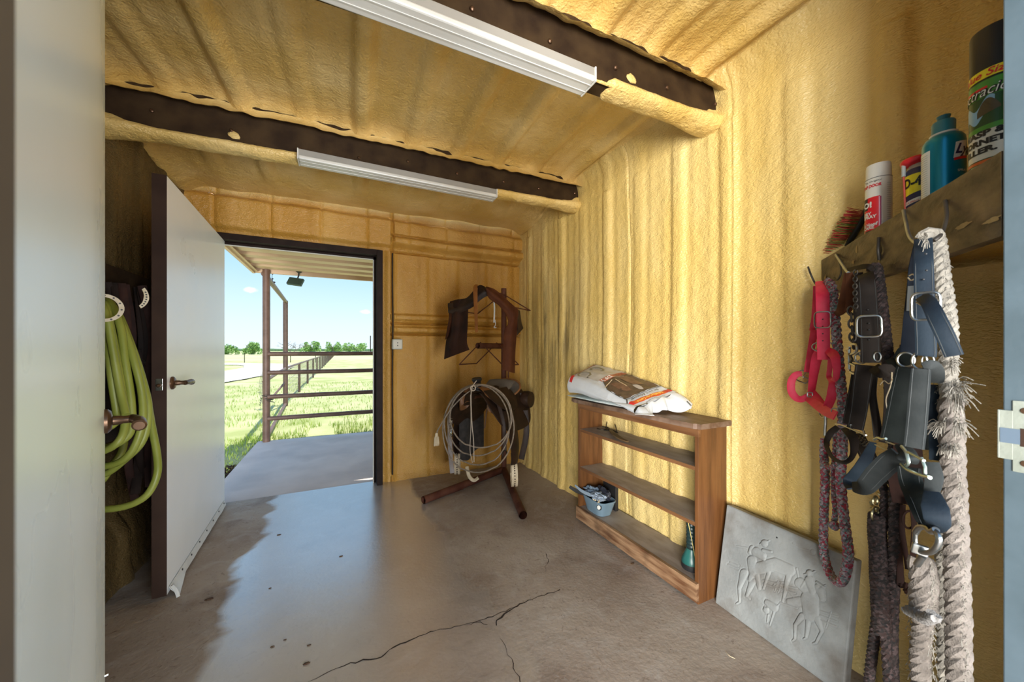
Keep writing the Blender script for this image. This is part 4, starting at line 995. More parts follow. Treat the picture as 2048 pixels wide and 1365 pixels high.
# ------------------------------------------------------------------ tub with grooming gear
z = .1005
BLUEP = M('blue_grey_plastic', (.13, .20, .26), (.17, .25, .31), 8, .4, bump=.1)
c_ = Vector((1.588, 1.972, z)); t = thing('storage_tub', 'blue-grey plastic tub of grooming gear on the bottom shelf', 'tub', c_)
def tub(u, v):
    a = v*2*math.pi; k = .72+.28*u; e_ = 4
    ca, sa = math.cos(a), math.sin(a); r = (abs(ca)**e_+abs(sa)**e_)**(-1/e_)
    return c_+Vector((.072*k*r*ca, .114*k*r*sa, .003+.095*u))
b = B().grid(tub, 10, 40, -.003); b.f.append(tuple(range(40))[::-1]); b.build('tub_body', BLUEP, t)
b = B().tube([tub(1, k/40) for k in range(40)], .0045, 6, closed=True); b.build('rim', BLUEP, t)
GLOVE = M('blue_grey_cloth', (.20, .26, .34), (.32, .38, .46), 25, .8, bump=.5)
def lump(name, label, cat, c, sc, mat_, par=None, seed=0, amt=.35, fr=22):
    b = B().ball(c, 1, 14, sc=(1, 1, 1), fn=lambda v: Vector((v.x*sc[0], v.y*sc[1], v.z*sc[2]))*(1+amt*n3(v.x*2.2+seed, v.y*2.2, v.z*2.2)+amt*.35*n3(v.x*6, v.y*6+seed, v.z*6)))
    o = b.build(name, mat_, par)
    return tag(o, label, cat) if label else o
lump('work_glove', 'crumpled pale blue cloth glove draped over the tub rim', 'glove', c_+Vector((-.035, -.045, .125)), (.045, .055, .022), GLOVE, seed=3, amt=.7)
lump('cloth_rag', 'blue-grey rag on top of the tub at its far end', 'rag', c_+Vector((-.01, .05, .128)), (.05, .05, .022), M('rag_blue', (.10, .15, .22), (.22, .28, .36), 20, .8, bump=.5), seed=9, amt=.8)
lump('dark_pouch', 'black pouch filling the back of the tub', 'pouch', c_+Vector((.032, -.01, .12)), (.032, .07, .04), M('navy_black', (.012, .014, .025), (.03, .035, .05), 12, .6), seed=12, amt=.4)
t2 = thing('hoof_pick', 'grey curved hoof pick handle sticking out over the tub toward the floor', 'hoof pick', c_+Vector((-.06, .06, .1)))
B().strap([c_+Vector((-.03, -.03, .125)), c_+Vector((-.06, .02, .118)), c_+Vector((-.085, .08, .128)), c_+Vector((-.10, .13, .15))], [.024, .024, .02, .012], .012, n=6).build('handle', M('grey_blue_grip', (.20, .26, .32), None, rough=.4), t2)
B().strap([c_+Vector((-.05, .05, .10)), c_+Vector((-.09, .12, .11)), c_+Vector((-.12, .17, .13))], [.02, .026, .02], .01, n=6).build('brush_head', BLACK, t2)
t2 = thing('bottle', 'black tube with a cream ring cap lying in the tub, upper one', 'bottle', c_+Vector((-.05, -.03, .09)))
B().tube([c_+Vector((.03, -.02, .10)), c_+Vector((-.062, -.035, .112))], .017, 16).build('body', BLACK, t2)
B().torus(c_+Vector((-.064, -.036, .1125)), (-1, -.15, .1), .012, .005, 16, 8).build('ring_cap', RAW, t2)
t2 = thing('bottle', 'small white-capped bottle neck poking out at the near corner of the tub', 'bottle', c_+Vector((-.06, -.09, .06)))
B().lathe([(.013, 0), (.013, .006), (.008, .007), (.0, .007)], c_+Vector((-.062, -.082, .071)), 16, axis=(-1, -.3, .2)).build('cap', WHITEP, t2)
B().torus(c_+Vector((-.062, -.082, .071)), (-1, -.3, .2), .015, .0035, 16, 6).build('collar', BLACK, t2)
o = B().tube([c_+Vector((-.03, -.05, .115)), c_+Vector((-.066, -.078, .095))], [.008, .012], 10, flat=.6).build('wood_scraper', RAW); tag(o, 'short pale wooden scraper end hanging over the tub rim', 'scraper')
# dark box behind the tub
o = B().box(1.69, 1.715, 1.92, 2.05, z, z+.19, bev=.004).build('black_case', BLACK, smooth=False); tag(o, 'black case standing against the wall behind the tub', 'case')
# ------------------------------------------------------------------ green flashlight
TEAL = M('dark_teal_plastic', (.012, .085, .075), (.02, .12, .105), 10, .35); c_ = Vector((1.60, 1.262, .1005))
t = thing('flashlight', 'dark green flashlight standing head down at the right end of the bottom shelf', 'flashlight', c_)
B().lathe([(.044, 0), (.047, .006), (.047, .03)], c_, 28).build('lens_ring', BLACK, t)
B().lathe([(.047, .03), (.046, .045), (.036, .068), (.026, .09), (.024, .10)], c_, 28).build('head', TEAL, t)
pr = [(.024, .10)]
for k in range(8): pr += [(.0215, .102+k*.018), (.0245, .106+k*.018), (.0245, .114+k*.018), (.0215, .118+k*.018)]
pr += [(.024, .25), (.018, .256)]
B().lathe(pr, c_, 24).build('grip', M('ribbed_black_green', (.012, .03, .03), None, rough=.4), t)
B().tube(spline([c_+Vector((-.024, .0, .235)), c_+Vector((-.035, -.03, .16)), c_+Vector((-.04, -.062, .05)), c_+Vector((-.03, -.07, .004))], 8), .0016, 6).build('lanyard', M('yellow_cord', (.65, .52, .18), None, rough=.6), t)
# ------------------------------------------------------------------ cast stone plaque
STONE = M('cast_stone', (.20, .215, .215), (.29, .305, .30), 5, .75, bump=.5, bs=110, bd=.0025, c3=(.15, .14, .125), ns3=7)
BLp = onZ(1430, 1207, 0); BRp = Vector((1.568, .655, 0)); TLp = onX(1480, 1022, 1.675)
ux = (BRp-BLp).normalized(); W_ = .50; up = (TLp-BLp); up = (up-ux*up.dot(ux)); Hh = up.length; up.normalize(); nn = ux.cross(up); nn = -nn if nn.x > 0 else nn
t = thing('stone_plaque', 'grey cast stone plaque with riders in relief leaning on the yellow wall', 'plaque', BLp)
Sh = Vector((0, 0, .0))
def ST(a, c, o=0.): return BLp+ux*(a*W_)+up*(c*Hh)+nn*o+Vector((0, 0, .002))
m4 = Matrix((ux, up, nn)).transposed().to_4x4(); m4.translation = ST(0, 0)
B().box(0, W_, 0, Hh, -.040, 0, mtx=m4, bev=.005).build('slab', STONE, t, smooth=False)
# relief: the drawing is given in slab coordinates measured on the photograph's slab
def inv(px, py): # where a view ray of the photograph meets the slab, as fractions of its sides
    r = ray(px, py); o_ = Vector((0, 0, EYE)); k = (ST(0, 0)-o_).dot(nn)/r.dot(nn); p = o_+r*k-ST(0, 0)
    return p.dot(ux)/W_, p.dot(up)/Hh
def Z3(x, y): return (1380+x/3.545, 980+y/3.545)
import numpy as np
# relief figures as tapering limbs (x1, y1, x2, y2, radius1, radius2, height)
caps = [(600,530,705,572,48,44,1), (470,560,600,530,42,48,1), (440,500,450,590,34,30,1.2), (450,590,428,640,26,16,1.3), (385,590,350,700,30,13,1), (350,700,352,790,12,8,.9), (352,795,330,808,8,6,.8), (445,650,402,755,24,11,1), (402,755,424,775,10,7,.8), (475,610,492,700,18,13,.9), (565,570,522,700,15,8,.7),
 (700,610,676,700,22,12,.9), (676,700,658,790,11,8,.8), (755,560,775,640,8,4,.6), (470,440,515,470,34,28,1.4), (520,428,578,440,12,8,1.3), (440,410,425,445,16,14,1.2), (500,470,528,492,17,14,1.4), (530,378,531,384,25,23,1.5), (498,384,562,362,6,6,1.6), (408,412,330,398,4,3,.5),
 (850,770,860,885,64,56,1.2), (780,660,830,700,38,44,1), (930,715,944,775,30,22,1.6), (905,690,925,720,26,30,1.4), (945,690,962,675,9,5,1.3), (795,895,745,960,24,12,1), (745,960,743,1050,12,9,.9), (743,1055,728,1070,9,6,.8), (840,930,826,1040,20,10,1), (826,1045,806,1058,9,6,.8), (900,915,936,1000,24,13,1), (936,1000,895,1080,12,9,.9), (895,1082,872,1090,9,6,.8),
 (850,640,876,720,34,28,1.7), (900,655,955,690,10,8,1.6), (822,650,795,692,15,11,1.4), (850,590,852,596,24,22,1.8), (812,600,888,578,6,6,1.9), (700,790,775,790,20,34,.6), (830,690,900,740,7,7,1.7), (900,740,935,700,6,6,1.8),
 (548,800,600,838,22,28,.9), (540,852,545,862,22,18,1.1), (532,832,524,850,8,5,1), (556,888,548,938,8,6,.8), (596,868,566,962,9,5,.8), (612,832,632,812,6,4,.8), (540,780,534,800,6,5,.8),
 (868,438,874,444,16,16,.3), (730,378,775,412,5,3,.3), (775,412,845,432,4,3,.3)]
for q in ([(520,640),(760,700)], [(520,665),(745,735)], [(670,690),(750,780)], [(660,760),(700,800)], [(270,530),(340,560)], [(285,515),(345,540)], [(925,860),(1050,900)], [(920,890),(1045,935)], [(925,925),(1040,970)], [(1000,870),(965,980)], [(600,680),(650,720)], [(610,665),(665,700)], [(625,650),(600,720)], [(650,660),(625,730)], [(590,680),(610,660)], [(610,660),(680,655)], [(680,655),(690,700)], [(690,700),(660,800)], [(640,800),(760,840)]):
    caps.append((*q[0], *q[1], 5, 4, .5))
NA, NC = 300, 270
A_, C_ = np.meshgrid(np.linspace(0, 1, NA), np.linspace(0, 1, NC), indexing='ij')
o0 = ST(0, 0); Pw = [o0[k]+ux[k]*A_*W_+up[k]*C_*Hh for k in range(3)]
uu_ = Pw[0]*math.cos(YAW)-Pw[1]*math.sin(YAW); dd_ = Pw[0]*math.sin(YAW)+Pw[1]*math.cos(YAW)
Xp = (1024+FPX*uu_/dd_-1380)*3.545; Yp = (HZ-FPX*(Pw[2]-EYE)/dd_-980)*3.545
Hf = np.zeros_like(Xp); G_ = np.zeros_like(Xp)
for x1, y1, x2, y2, r1, r2, hh in caps:
    vx, vy = x2-x1, y2-y1; t_ = np.clip(((Xp-x1)*vx+(Yp-y1)*vy)/(vx*vx+vy*vy+1e-9), 0, 1); D_ = np.hypot(Xp-x1-vx*t_, Yp-y1-vy*t_); R2 = r1+(r2-r1)*t_
    e_ = np.clip(1-D_/R2, 0, 1); Hf = np.maximum(Hf, hh*(.0012+.0036*np.sqrt(e_*(2-e_)))*np.minimum(1, e_*R2/5)*min(1, .35+r1/30))
    G_ = np.maximum(G_, np.exp(-((D_-R2-3)/4.0)**2))
Hf = np.where(Hf > 0, Hf, -.0011*G_)
edge_ = np.minimum(np.minimum(A_, 1-A_)*W_, np.minimum(C_, 1-C_)*Hh); Hf = Hf*np.clip(edge_/.01, 0, 1)
vs = []
for i_ in range(NA):
    for k_ in range(NC):
        vs.append(Vector((Pw[0][i_, k_], Pw[1][i_, k_], Pw[2][i_, k_]))+nn*(.0014+float(Hf[i_, k_])+.0004*n3(i_*.11, k_*.11)*(1 if edge_[i_, k_] > .008 else 0)))
# trim the relief face just inside the slab's rounded edge
b = B(); keep = lambda i_, k_: 3 <= i_ < NA-4 and 3 <= k_ < NC-4
b.add(vs, [(i_*NC+k_, (i_+1)*NC+k_, (i_+1)*NC+k_+1, i_*NC+k_+1) for i_ in range(NA-1) for k_ in range(NC-1) if keep(i_, k_)])
b.build('relief_face', STONE, t)
b = B(); p = ST(*inv(*Z3(618, 340)), .0022); b.lathe([(.0035, 0), (.003, .0008)], p, 10, axis=nn); b.build('pit_mark', BLACK, t)
# ------------------------------------------------------------------ corner shelf board
BA, BB_ = Vector((1.74, .778, 0)), Vector((1.03, .203, 0))
bd = (BB_-BA).normalized(); bn = Vector((bd.y, -bd.x, 0)); bn = -bn if bn.dot(-BA) < 0 else bn   # bn points to the camera side
def BD(px, off=0.):
    r = ray(px, 700); o_ = BA+bn*off; return o_.dot(bn)/Vector((r.x, r.y, 0)).dot(bn)
def H(px, py, off=.03): return V(px, py, min(BD(px, off), (1.70-off*.4)/ray(px, 700).x))
OLDW = M('grimy_board', (.035, .022, .010), (.16, .105, .05), 13, .55, bump=.6, bs=45, stretch=(1, 1, 2), c3=(.022, .015, .009), ns3=6, detail=8)
FLK = M('board_stain_tan', (.34, .24, .10), (.26, .18, .07), 20, .7, bump=.4)
t = thing('corner_shelf', 'grimy brown board shelf set across the corner with hooks on its face', 'shelf', BA*.5+BB_*.5+Vector((0, 0, 1.5)))
zt0, zt1 = H(1641, 517, 0).z, H(2006, 300, 0).z; zb0, zb1 = H(1641, 591, 0).z, H(2006, 471, 0).z
L_ = (BB_-BA).length
def board(u, v):
    p = BA+bd*(L_*u); zt = zt0+(zt1-zt0)*u; zb = zb0+(zb1-zb0)*u
    z = zb+(zt-zb)*v
    if v == 1: z -= .003*abs(n3(u*9, 2))
    return p+Vector((0, 0, z))+bn*(.0015*n3(u*12, v*3))
b = B().grid(board, 80, 12, .026); b.build('front_board', OLDW, t)
b = B()
tp = .006
pts = [BA-bn*.026, BB_-bn*.026, Vector((1.60, .205, 0)), Vector((1.70, .30, 0)), Vector((1.72, .60, 0))]
zz = zt0-.012; b.add([Vector((p.x, p.y, zz-.02+(zt1-zt0)*.0)) for p in pts]+[Vector((p.x, p.y, zz)) for p in pts], [(0, 1, 2, 3, 4), (9, 8, 7, 6, 5)]+[(i, i+5, (i+1) % 5+5, (i+1) % 5) for i in range(5)])
b.build('shelf_top', OLDW, t, smooth=False)
ZS = zz
def blotch(px, py, sx, sy, seed):
    b = B(); c_ = H(px, py, .0015); e1_, e2_ = bd, Vector((0, 0, 1)); vs = [c_]
    for k in range(22):
        a = k*2*math.pi/22; r = 1+.6*n3(math.cos(a)*1.5+seed, math.sin(a)*1.5, seed)+.3*n3(math.cos(a)*5+seed, math.sin(a)*5, 2)
        vs.append(c_+e1_*sx*r*math.cos(a)+e2_*sy*r*math.sin(a))
    b.add(vs, [(0, k+1, (k+1) % 22+1) for k in range(22)]); b.build('stain_flake', FLK, t, smooth=False)
blotch(1713, 500, .008, .010, 1); blotch(1758, 502, .006, .032, 2); blotch(1925, 452, .022, .004, 5); blotch(1985, 440, .02, .004, 6); blotch(1706, 524, .012, .006, 3); blotch(1760, 540, .009, .012, 4); blotch(1650, 560, .01, .02, 7)
HK = M('hook_steel', (.22, .24, .24), (.30, .32, .32), 30, .35, .9); HKD = M('hook_dark', (.04, .035, .03), (.07, .06, .05), 20, .5, .6)
def hook(pts, r, mt_, offs):
    P = [H(x, y, o_) for (x, y), o_ in zip(pts, offs)]
    B().tube(spline(P, 6), r, 10).build('hook', mt_, t)
hook([(1807, 421), (1812, 445), (1817, 468), (1826, 482), (1840, 488), (1852, 484)], .0035, HK, [.002, .012, .03, .05, .06, .065])
hook([(1890, 402), (1893, 430), (1888, 455), (1880, 472), (1868, 482)], .0035, HKD, [.002, .012, .03, .05, .06])
hook([(1672, 510), (1681, 524), (1691, 539), (1697, 546)], .0042, HK, [.002, .02, .045, .055])
hook([(1616, 534), (1622, 550), (1631, 568), (1642, 572)], .0032, HKD, [.01, .02, .03, .04])
hook([(1757, 476), (1756, 500), (1758, 520)], .004, HKD, [.003, .008, .003])
hook([(1678, 520), (1682, 545), (1675, 560), (1668, 556)], .003, HKD, [.004, .015, .02, .02])
# ------------------------------------------------------------------ spray cans
def can(name, label, px, dback, ztop_py, rad, parts_fn, rim=True):
    r = ray(px, 700); d = BD(px, -dback); c_ = V(px, 700, d); c_.z = ZS
    ht = V(px, ztop_py, d).z-ZS
    t = thing(name, label, 'spray can', c_); vd = Vector((-c_.x, -c_.y, 0)).normalized(); sd = Vector((-vd.y, vd.x, 0)) # sd = to the right seen from camera
    if sd.dot(Vector((math.cos(YAW), -math.sin(YAW), 0))) < 0: sd = -sd
    def cyl(a, z, o=.0006): return c_+vd*((rad+o)*math.cos(a))+sd*((rad+o)*math.sin(a))+Vector((0, 0, z))
    parts_fn(t, c_, ht, cyl, rad); return t
def band(t, cyl, name, a0, a1, z0, z1, mt_, o=.0005, par=None, n=24):
    return B().grid(lambda u, v: cyl(a0+(a1-a0)*u, z0+(z1-z0)*v, o), n, 2).build(name, mt_, par or t)
def ctext(t, cyl, body, a0, z, size, rad, mt_, o=.0012, bold=0., shear=0., sx=1., slope=0., left=False):
    vs, fs = text_mesh(body, size, bold, shear); b = B(); mn = min(v.x for v in vs) if left else 0
    b.add([cyl(a0+(v.x-mn)*sx/rad, z+v.y+slope*(v.x-mn)*sx, o) for v in vs], fs); b.build('lettering', mt_, t)
def mk(n_, c, r=.4): return M(n_, c, None, rough=r)
CW, CK, CY, CR = mk('can_white', (.66, .66, .62), .35), mk('can_black', (.008, .008, .009), .5), mk('can_yellow', (.80, .66, .02)), mk('can_red', (.62, .01, .02))
CG, CG2, CNV, CTL, CO = mk('can_dark_green', (.012, .06, .012)), mk('can_green', (.06, .26, .03)), mk('can_navy', (.01, .012, .07)), M('can_teal', (.0, .19, .30), (.0, .22, .34), 4, .28, .4), mk('can_orange', (.60, .12, .02))
def wasp(t, c_, h, cyl, R):
    B().lathe([(R*.97, 0), (R, .004), (R, h*.70), (R*.985, h*.705)], c_, 40).build('can_body', CK, t)
    B().lathe([(R*1.0, h*.705), (R*1.0, h*.985), (R*.97, h), (0, h)], c_, 40).build('cap', CK, t)
    band(t, cyl, 'yellow_band', -1.75, .95, h*.655, h*.715, CY)
    ctext(t, cyl, 'Value Size!', -1.80, h*.685, h*.062, R, CR, bold=.0003, shear=.25, left=True, sx=1.15)
    band(t, cyl, 'green_field', -1.75, .45, .006, h*.645, CG)
    band(t, cyl, 'green_field', -1.75, .45, h*.53, h*.64, CG2, .0007); band(t, cyl, 'green_field', -1.75, .45, h*.28, h*.34, CG2, .0007); band(t, cyl, 'green_field', -1.75, .2, .006, h*.07, CG2, .0007)
    B().grid(lambda u, v: cyl(-1.6+1.5*u, h*(.365+.095*v+.03*math.sin(u*9)+.05*u), .0009), 24, 3).build('wasp_picture', mk('sky_blue_print', (.22, .42, .62)), t)
    B().grid(lambda u, v: cyl(-.75+.85*u, h*(.40+.10*v*math.sin(.4+u*2.6)+.03*u), .0011), 16, 3).build('wasp_picture', mk('wasp_brown', (.07, .05, .02)), t)
    band(t, cyl, 'red_tab', -1.5, -.35, h*.585, h*.60, CR, .0009)
    ctext(t, cyl, 'Spectracide', -2.2, h*.565, h*.095, R, CK, .0016, bold=.0012, shear=.3, left=True, sx=.78)
    ctext(t, cyl, 'Spectracide', -2.2, h*.565, h*.095, R, mk('print_light', (.75, .78, .75)), .0019, bold=-.0002, shear=.3, left=True, sx=.78)
    band(t, cyl, 'white_glow', -1.6, .28, h*.115, h*.305, CW, .0009)
    for k, w in enumerate(('WASP &', 'HORNET', 'KILLER.')): ctext(t, cyl, w, -1.72, h*(.285-.056*k), h*.052, R, CK, .0016, bold=.0009, left=True, sx=1.25 if k != 1 else 1.15)
    band(t, cyl, 'orange_tab', -1.5, -.1, h*.088, h*.108, CO, .0012); band(t, cyl, 'green_tab', -1.1, -.15, h*.055, h*.083, mk('mint', (.25, .5, .3)), .0012)
can('wasp_spray_can', 'tall black and green spray can with yellow band, beside the grey door jamb', 1996, .075, 60, .036, wasp)
def lys(t, c_, h, cyl, R):
    hb = h*.80
    B().lathe([(R*.97, 0), (R, .004), (R, hb*.86), (R*.97, hb*.92), (R*.84, hb*.97), (R*.66, hb)], c_, 40).build('can_body', CTL, t)
    B().lathe([(R*.66, hb), (R*.66, hb+.004), (R*.5, hb+.005)], c_, 30).build('collar', CW, t)
    q = B().lathe([(R*.55, hb+.004), (R*.56, hb+.03), (R*.5, hb+.034), (0, hb+.036)], c_, 30); cap = q.build('cap', mk('cap_teal', (.02, .18, .24)), t)
    B().lathe([(R*.22, hb+.03), (R*.34, hb+.047), (0, hb+.05)], c_-Vector((0, 0, 0)), 20).build('spray_button', mk('cap_teal_dark', (.015, .13, .17)), t)
    band(t, cyl, 'back_label', -1.75, -.62, .004, hb*.78, CW, .0007)
    B().grid(lambda u, v: cyl(.42+.7*u+.12*(v), hb*(.58+.22*v+.03*u), .0008), 12, 3).build('logo_panel', CW, t)
    B().grid(lambda u, v: cyl(.45+.8*u, hb*(.545+.035*v+.03*u), .0009), 12, 2).build('red_swoosh', CR, t)
    ctext(t, cyl, 'Lysol', .50, hb*.70, hb*.19, R, CNV, .0016, bold=.001, shear=.4, left=True, sx=.8)
    for k in range(22): band(t, cyl, 'label_text', -1.6, -.75, hb*(.05+.032*k), hb*(.058+.032*k), mk('label_grey', (.35, .4, .4)) if k == 0 else bpy.data.materials['label_grey'], .0012, n=6)
    ctext(t, cyl, 'SPRAY', .62, hb*.40, hb*.045, R, CW, .0012, left=True); band(t, cyl, 'front_label', .72, 1.2, .005, hb*.22, mk('pale_blue', (.45, .6, .75)), .0008)
can('disinfectant_can', 'teal spray can with white back label between the red-topped and black cans', 1887, .065, 238, .035, lys)
def wd(t, c_, h, cyl, R):
    hb = h*.80
    B().lathe([(R*.97, 0), (R, .003), (R, hb*.90), (R*.9, hb*.94), (R*.72, hb*.99), (R*.6, hb)], c_, 36).build('can_body', CNV, t)
    B().lathe([(R*.9, hb*.92), (R*.90, hb*.95), (R*.72, hb*1.03), (R*.66, hb*1.06)], c_, 36).build('shoulder', mk('taupe_plastic', (.36, .31, .25)), t)
    c2 = c_+Vector((0, 0, hb*1.03))
    L2_ = (cyl(-1.2, 0)-c_).normalized()
    B().ball(c2+L2_*.008+Vector((0, 0, .008)), 1, 12, sc=(1, 1, 1), fn=lambda v: Vector((v.x*R*1.08, v.y*R*1.08, v.z*.011+(.003 if v.z > 0 else 0)))).build('cap', CR, t)
    a = c2+L2_*(R*1.15)+Vector((0, 0, .004))
    B().tube([a, a+Vector((0, 0, -.030))], .0042, 10).build('straw_clip', mk('clip_grey', (.42, .45, .45)), t)
    b_ = cyl(-1.25, .006, .006); b_ = a+Vector((0, 0, -(a.z-c_.z)+.004))-L2_*.004
    B().tube([a+Vector((0, 0, -.028)), b_], .0021, 8).build('straw', mk('straw_red', (.62, .08, .05)), t)
    B().grid(lambda u, v: cyl(-1.75+3.2*u, hb*(.40+.42*v+.14*u*(1-v)), .0007), 30, 3).build('yellow_shield', CY, t)
    ctext(t, cyl, 'WD-40', -2.2, hb*.66, hb*.25, R, CK, .0014, bold=.0012, left=True, sx=.68)
    B().grid(lambda u, v: cyl(-1.4+1.6*u, hb*(.23+.075*v+.07*u), .0012), 16, 2).build('white_label', CW, t)
    ctext(t, cyl, 'STAYS & SPRAYS 2 WAYS', -1.38, hb*.275, hb*.05, R, CR, .002, left=True, sx=.72, slope=.1)
    for k in range(3): band(t, cyl, 'red_mark', -1.25+.45*k, -1.0+.45*k, hb*(.13+.015*k), hb*(.20+.015*k), CR, .0012, n=5)
can('lubricant_can', 'small blue and yellow spray can with red top and red straw', 1840, .065, 306, .027, wd)
def wht(t, c_, h, cyl, R):
    B().lathe([(R*.97, 0), (R, .003), (R, h*.80), (R*.98, h*.81)], c_, 40).build('can_body', CW, t)
    B().lathe([(R*1.01, h*.805), (R*1.01, h*.815)], c_, 40, caps=False).build('seam', mk('seam_grey', (.2, .2, .19)), t)
    B().lathe([(R*.95, h*.815), (R*.94, h*.97), (R*.90, h), (0, h)], c_, 40).build('cap', CW, t)
    band(t, cyl, 'red_panel', -1.7, .12, .003, h*.56, CR, .0007); band(t, cyl, 'pink_edge', .02, .10, .003, h*.55, mk('pink', (.75, .35, .5)), .001, n=4); band(t, cyl, 'plum_edge', .12, .2, .003, h*.55, mk('plum', (.25, .02, .08)), .0008, n=4)
    ctext(t, cyl, 'The Original', -1.2, h*.765, h*.034, R, CK, left=True, shear=.2, sx=1.1)
    ctext(t, cyl, 'SCRAP DOOR', -1.75, h*.705, h*.052, R, CR, bold=.0006, left=True, shear=.2, sx=.78)
    band(t, cyl, 'black_tab', -1.7, -.85, h*.40, h*.555, CK, .0011); ctext(t, cyl, 'O!', -1.3, h*.46, h*.10, R, CW, .0018, bold=.0012, left=True)
    for k, (w, z) in enumerate((('DRY', .345), ('SPRAY', .30), ('& Hoof', .20), ('CARE', .16))): ctext(t, cyl, w, -1.35, h*z, h*.055, R, CW, .0016, bold=.0006, left=True)
    band(t, cyl, 'black_tab', -1.2, .0, h*.055, h*.125, CK, .0011); ctext(t, cyl, 'NET WT 5 OZ', -1.1, h*.09, h*.03, R, CW, .0016, left=True, sx=.8)
    for k in range(26): band(t, cyl, 'fine_print', .62, .98, h*(.06+.026*k), h*(.066+.026*k), bpy.data.materials['label_grey'], .001, n=4)
can('aerosol_can', 'white and red spray can with white cap, leftmost can on the corner shelf', 1757, .06, 331, .031, wht)
# bristle brush
t = thing('scrub_brush', 'black brush with red and green bristles leaning at the shelf end', 'brush', H(1700, 480, -.05))
p0, p1 = V(1680, 506, BD(1680, -.06)), V(1732, 425, BD(1732, -.09)); ax_ = (p1-p0).normalized(); lf = V(1666, 470, BD(1676, -.06))-V(1676, 476, BD(1676, -.06)); lf = (lf-ax_*lf.dot(ax_)).normalized(); sd_ = ax_.cross(lf)
B().strap([p0, p0.lerp(p1, .3)-lf*.003, p0.lerp(p1, .7)-lf*.003, p1, p1+ax_*.04-lf*.01], [.03, .042, .042, .03, .016], .016, view=p0+sd_*0+lf*5, n=5).build('brush_back', BLACK, t)
bm_ = {'red': mk('bristle_red', (.40, .04, .04)), 'green': mk('bristle_green', (.10, .17, .04)), 'tan': mk('bristle_tan', (.34, .20, .05))}
bb_ = {k: B() for k in bm_}; rnd = random.Random(4)
for i in range(26):
    for j in range(6):
        q = p0.lerp(p1, .02+.96*i/25)+sd_*((j-2.5)*.0055)+lf*.008; k = ('red', 'red', 'green', 'red', 'tan', 'green')[(i+(i//4)) % 6]
        dv = (lf+ax_*rnd.uniform(-.12, .12)+sd_*((j-2.5)*.06+rnd.uniform(-.1, .1))).normalized()
        bb_[k].tube([q, q+dv*rnd.uniform(.040, .052)], .0012, 4)
for k in bb_: bb_[k].build('bristles', bm_[k], t)['kind'] = 'stuff'
# ------------------------------------------------------------------ halters, ropes and straps
CHRM = M('tarnished_chrome', (.36, .37, .36), (.24, .24, .23), 25, .3, 1.)
RED = M('red_nylon', (.60, .012, .055), (.70, .025, .085), 30, .55, bump=.4, bs=300, bd=.0008)
BRN = M('brown_black_nylon', (.010, .007, .0055), (.018, .013, .010), 20, .7, bump=.4, bs=250, bd=.0008, spec=.15)
BLU = M('slate_blue_nylon', (.007, .012, .019), (.012, .020, .029), 18, .7, bump=.4, bs=250, bd=.0008, spec=.15)
GRN = M('charcoal_green_nylon', (.0045, .0065, .0062), (.009, .012, .011), 18, .7, bump=.4, bs=250, bd=.0008, spec=.15)
GRY = M('worn_grey_nylon', (.014, .017, .0175), (.024, .027, .027), 18, .75, bump=.4, bs=250, bd=.0008, spec=.15)
EDGW = M('stitching_grey', (.05, .055, .055), None, rough=.8)
def st(par, name, mt_, pts, w, off=.04, th=.0035, n=6, roll=None, stitch=False, doff=None):
    """strap through photo positions, each with its own distance in front of the board"""
    P = [H(p[0], p[1], p[2] if len(p) > 2 else off) for p in pts]
    ws = w if isinstance(w, (list, tuple)) else [w]
    dm = sum((p-Vector((0, 0, EYE))).length for p in P)/len(P)
    dd = sum(BD(p[0], off) for p in pts)/len(pts)
    ws = [q*dd/FPX for q in ws]; ws = ws if len(ws) > 1 else ws*2
    o = B().strap(P, ws, th, n=n, roll=roll).build(name, mt_, par)
    if stitch:
        Q_ = spline(P, n); b = B()
        for s_ in (-1, 1):
            L = []
            for i, p in enumerate(Q_):
                tt = (Q_[min(i+1, len(Q_)-1)]-Q_[max(i-1, 0)]).normalized(); vd = (Vector((0, 0, EYE))-p).normalized(); side = tt.cross(vd).normalized()
                w_ = ws[0]+(ws[-1]-ws[0])*i/(len(Q_)-1); L.append(p+side*s_*w_*.40+vd*(th*.5+.0003))
            b.tube(L, .0004, 4)
        b.build('stitching', EDGW, o)
    return o
def buckle(par, px, py, w, h, off, r=1.6, name='buckle', tilt=0, mt_=CHRM, bar=True):
    d = BD(px, off); c_ = V(px, py, d); vd = (Vector((0, 0, EYE))-c_).normalized(); up = Vector((0, 0, 1)); up = (up-vd*up.dot(vd)).normalized(); sd = up.cross(vd)
    k = d/FPX; a = math.radians(tilt); sd, up = sd*math.cos(a)+up*math.sin(a), up*math.cos(a)-sd*math.sin(a)
    P = []
    for i in range(32):
        t_ = i*2*math.pi/32; cc, ss = math.cos(t_), math.sin(t_); rr = (abs(cc)**5+abs(ss)**5)**(-1/5)
        P.append(c_+sd*(rr*cc*w/2*k)+up*(rr*ss*h/2*k)+vd*.003*cc)
    b = B().tube(P, r*k, 8, closed=True)
    if bar: b.tube([c_-sd*(w/2*k), c_+sd*(w/2*k)], r*k*.6, 6); b.tube([c_+up*(h*.42*k)+vd*.004, c_+vd*.002, c_-up*(h*.1*k)+vd*.002], r*k*.55, 6)
    b.build(name, mt_, par)
def ring(par, px, py, rx, ry, off, r=1.5, name='ring', mt_=CHRM):
    d = BD(px, off); c_ = V(px, py, d); vd = (Vector((0, 0, EYE))-c_).normalized(); up = (Vector((0, 0, 1))-vd*vd.z).normalized(); sd = up.cross(vd); k = d/FPX
    B().tube([c_+sd*(rx*k*math.cos(i*.2618))+up*(ry*k*math.sin(i*.2618))+vd*.002*math.cos(i*.26) for i in range(24)], r*k, 8, closed=True).build(name, mt_, par)
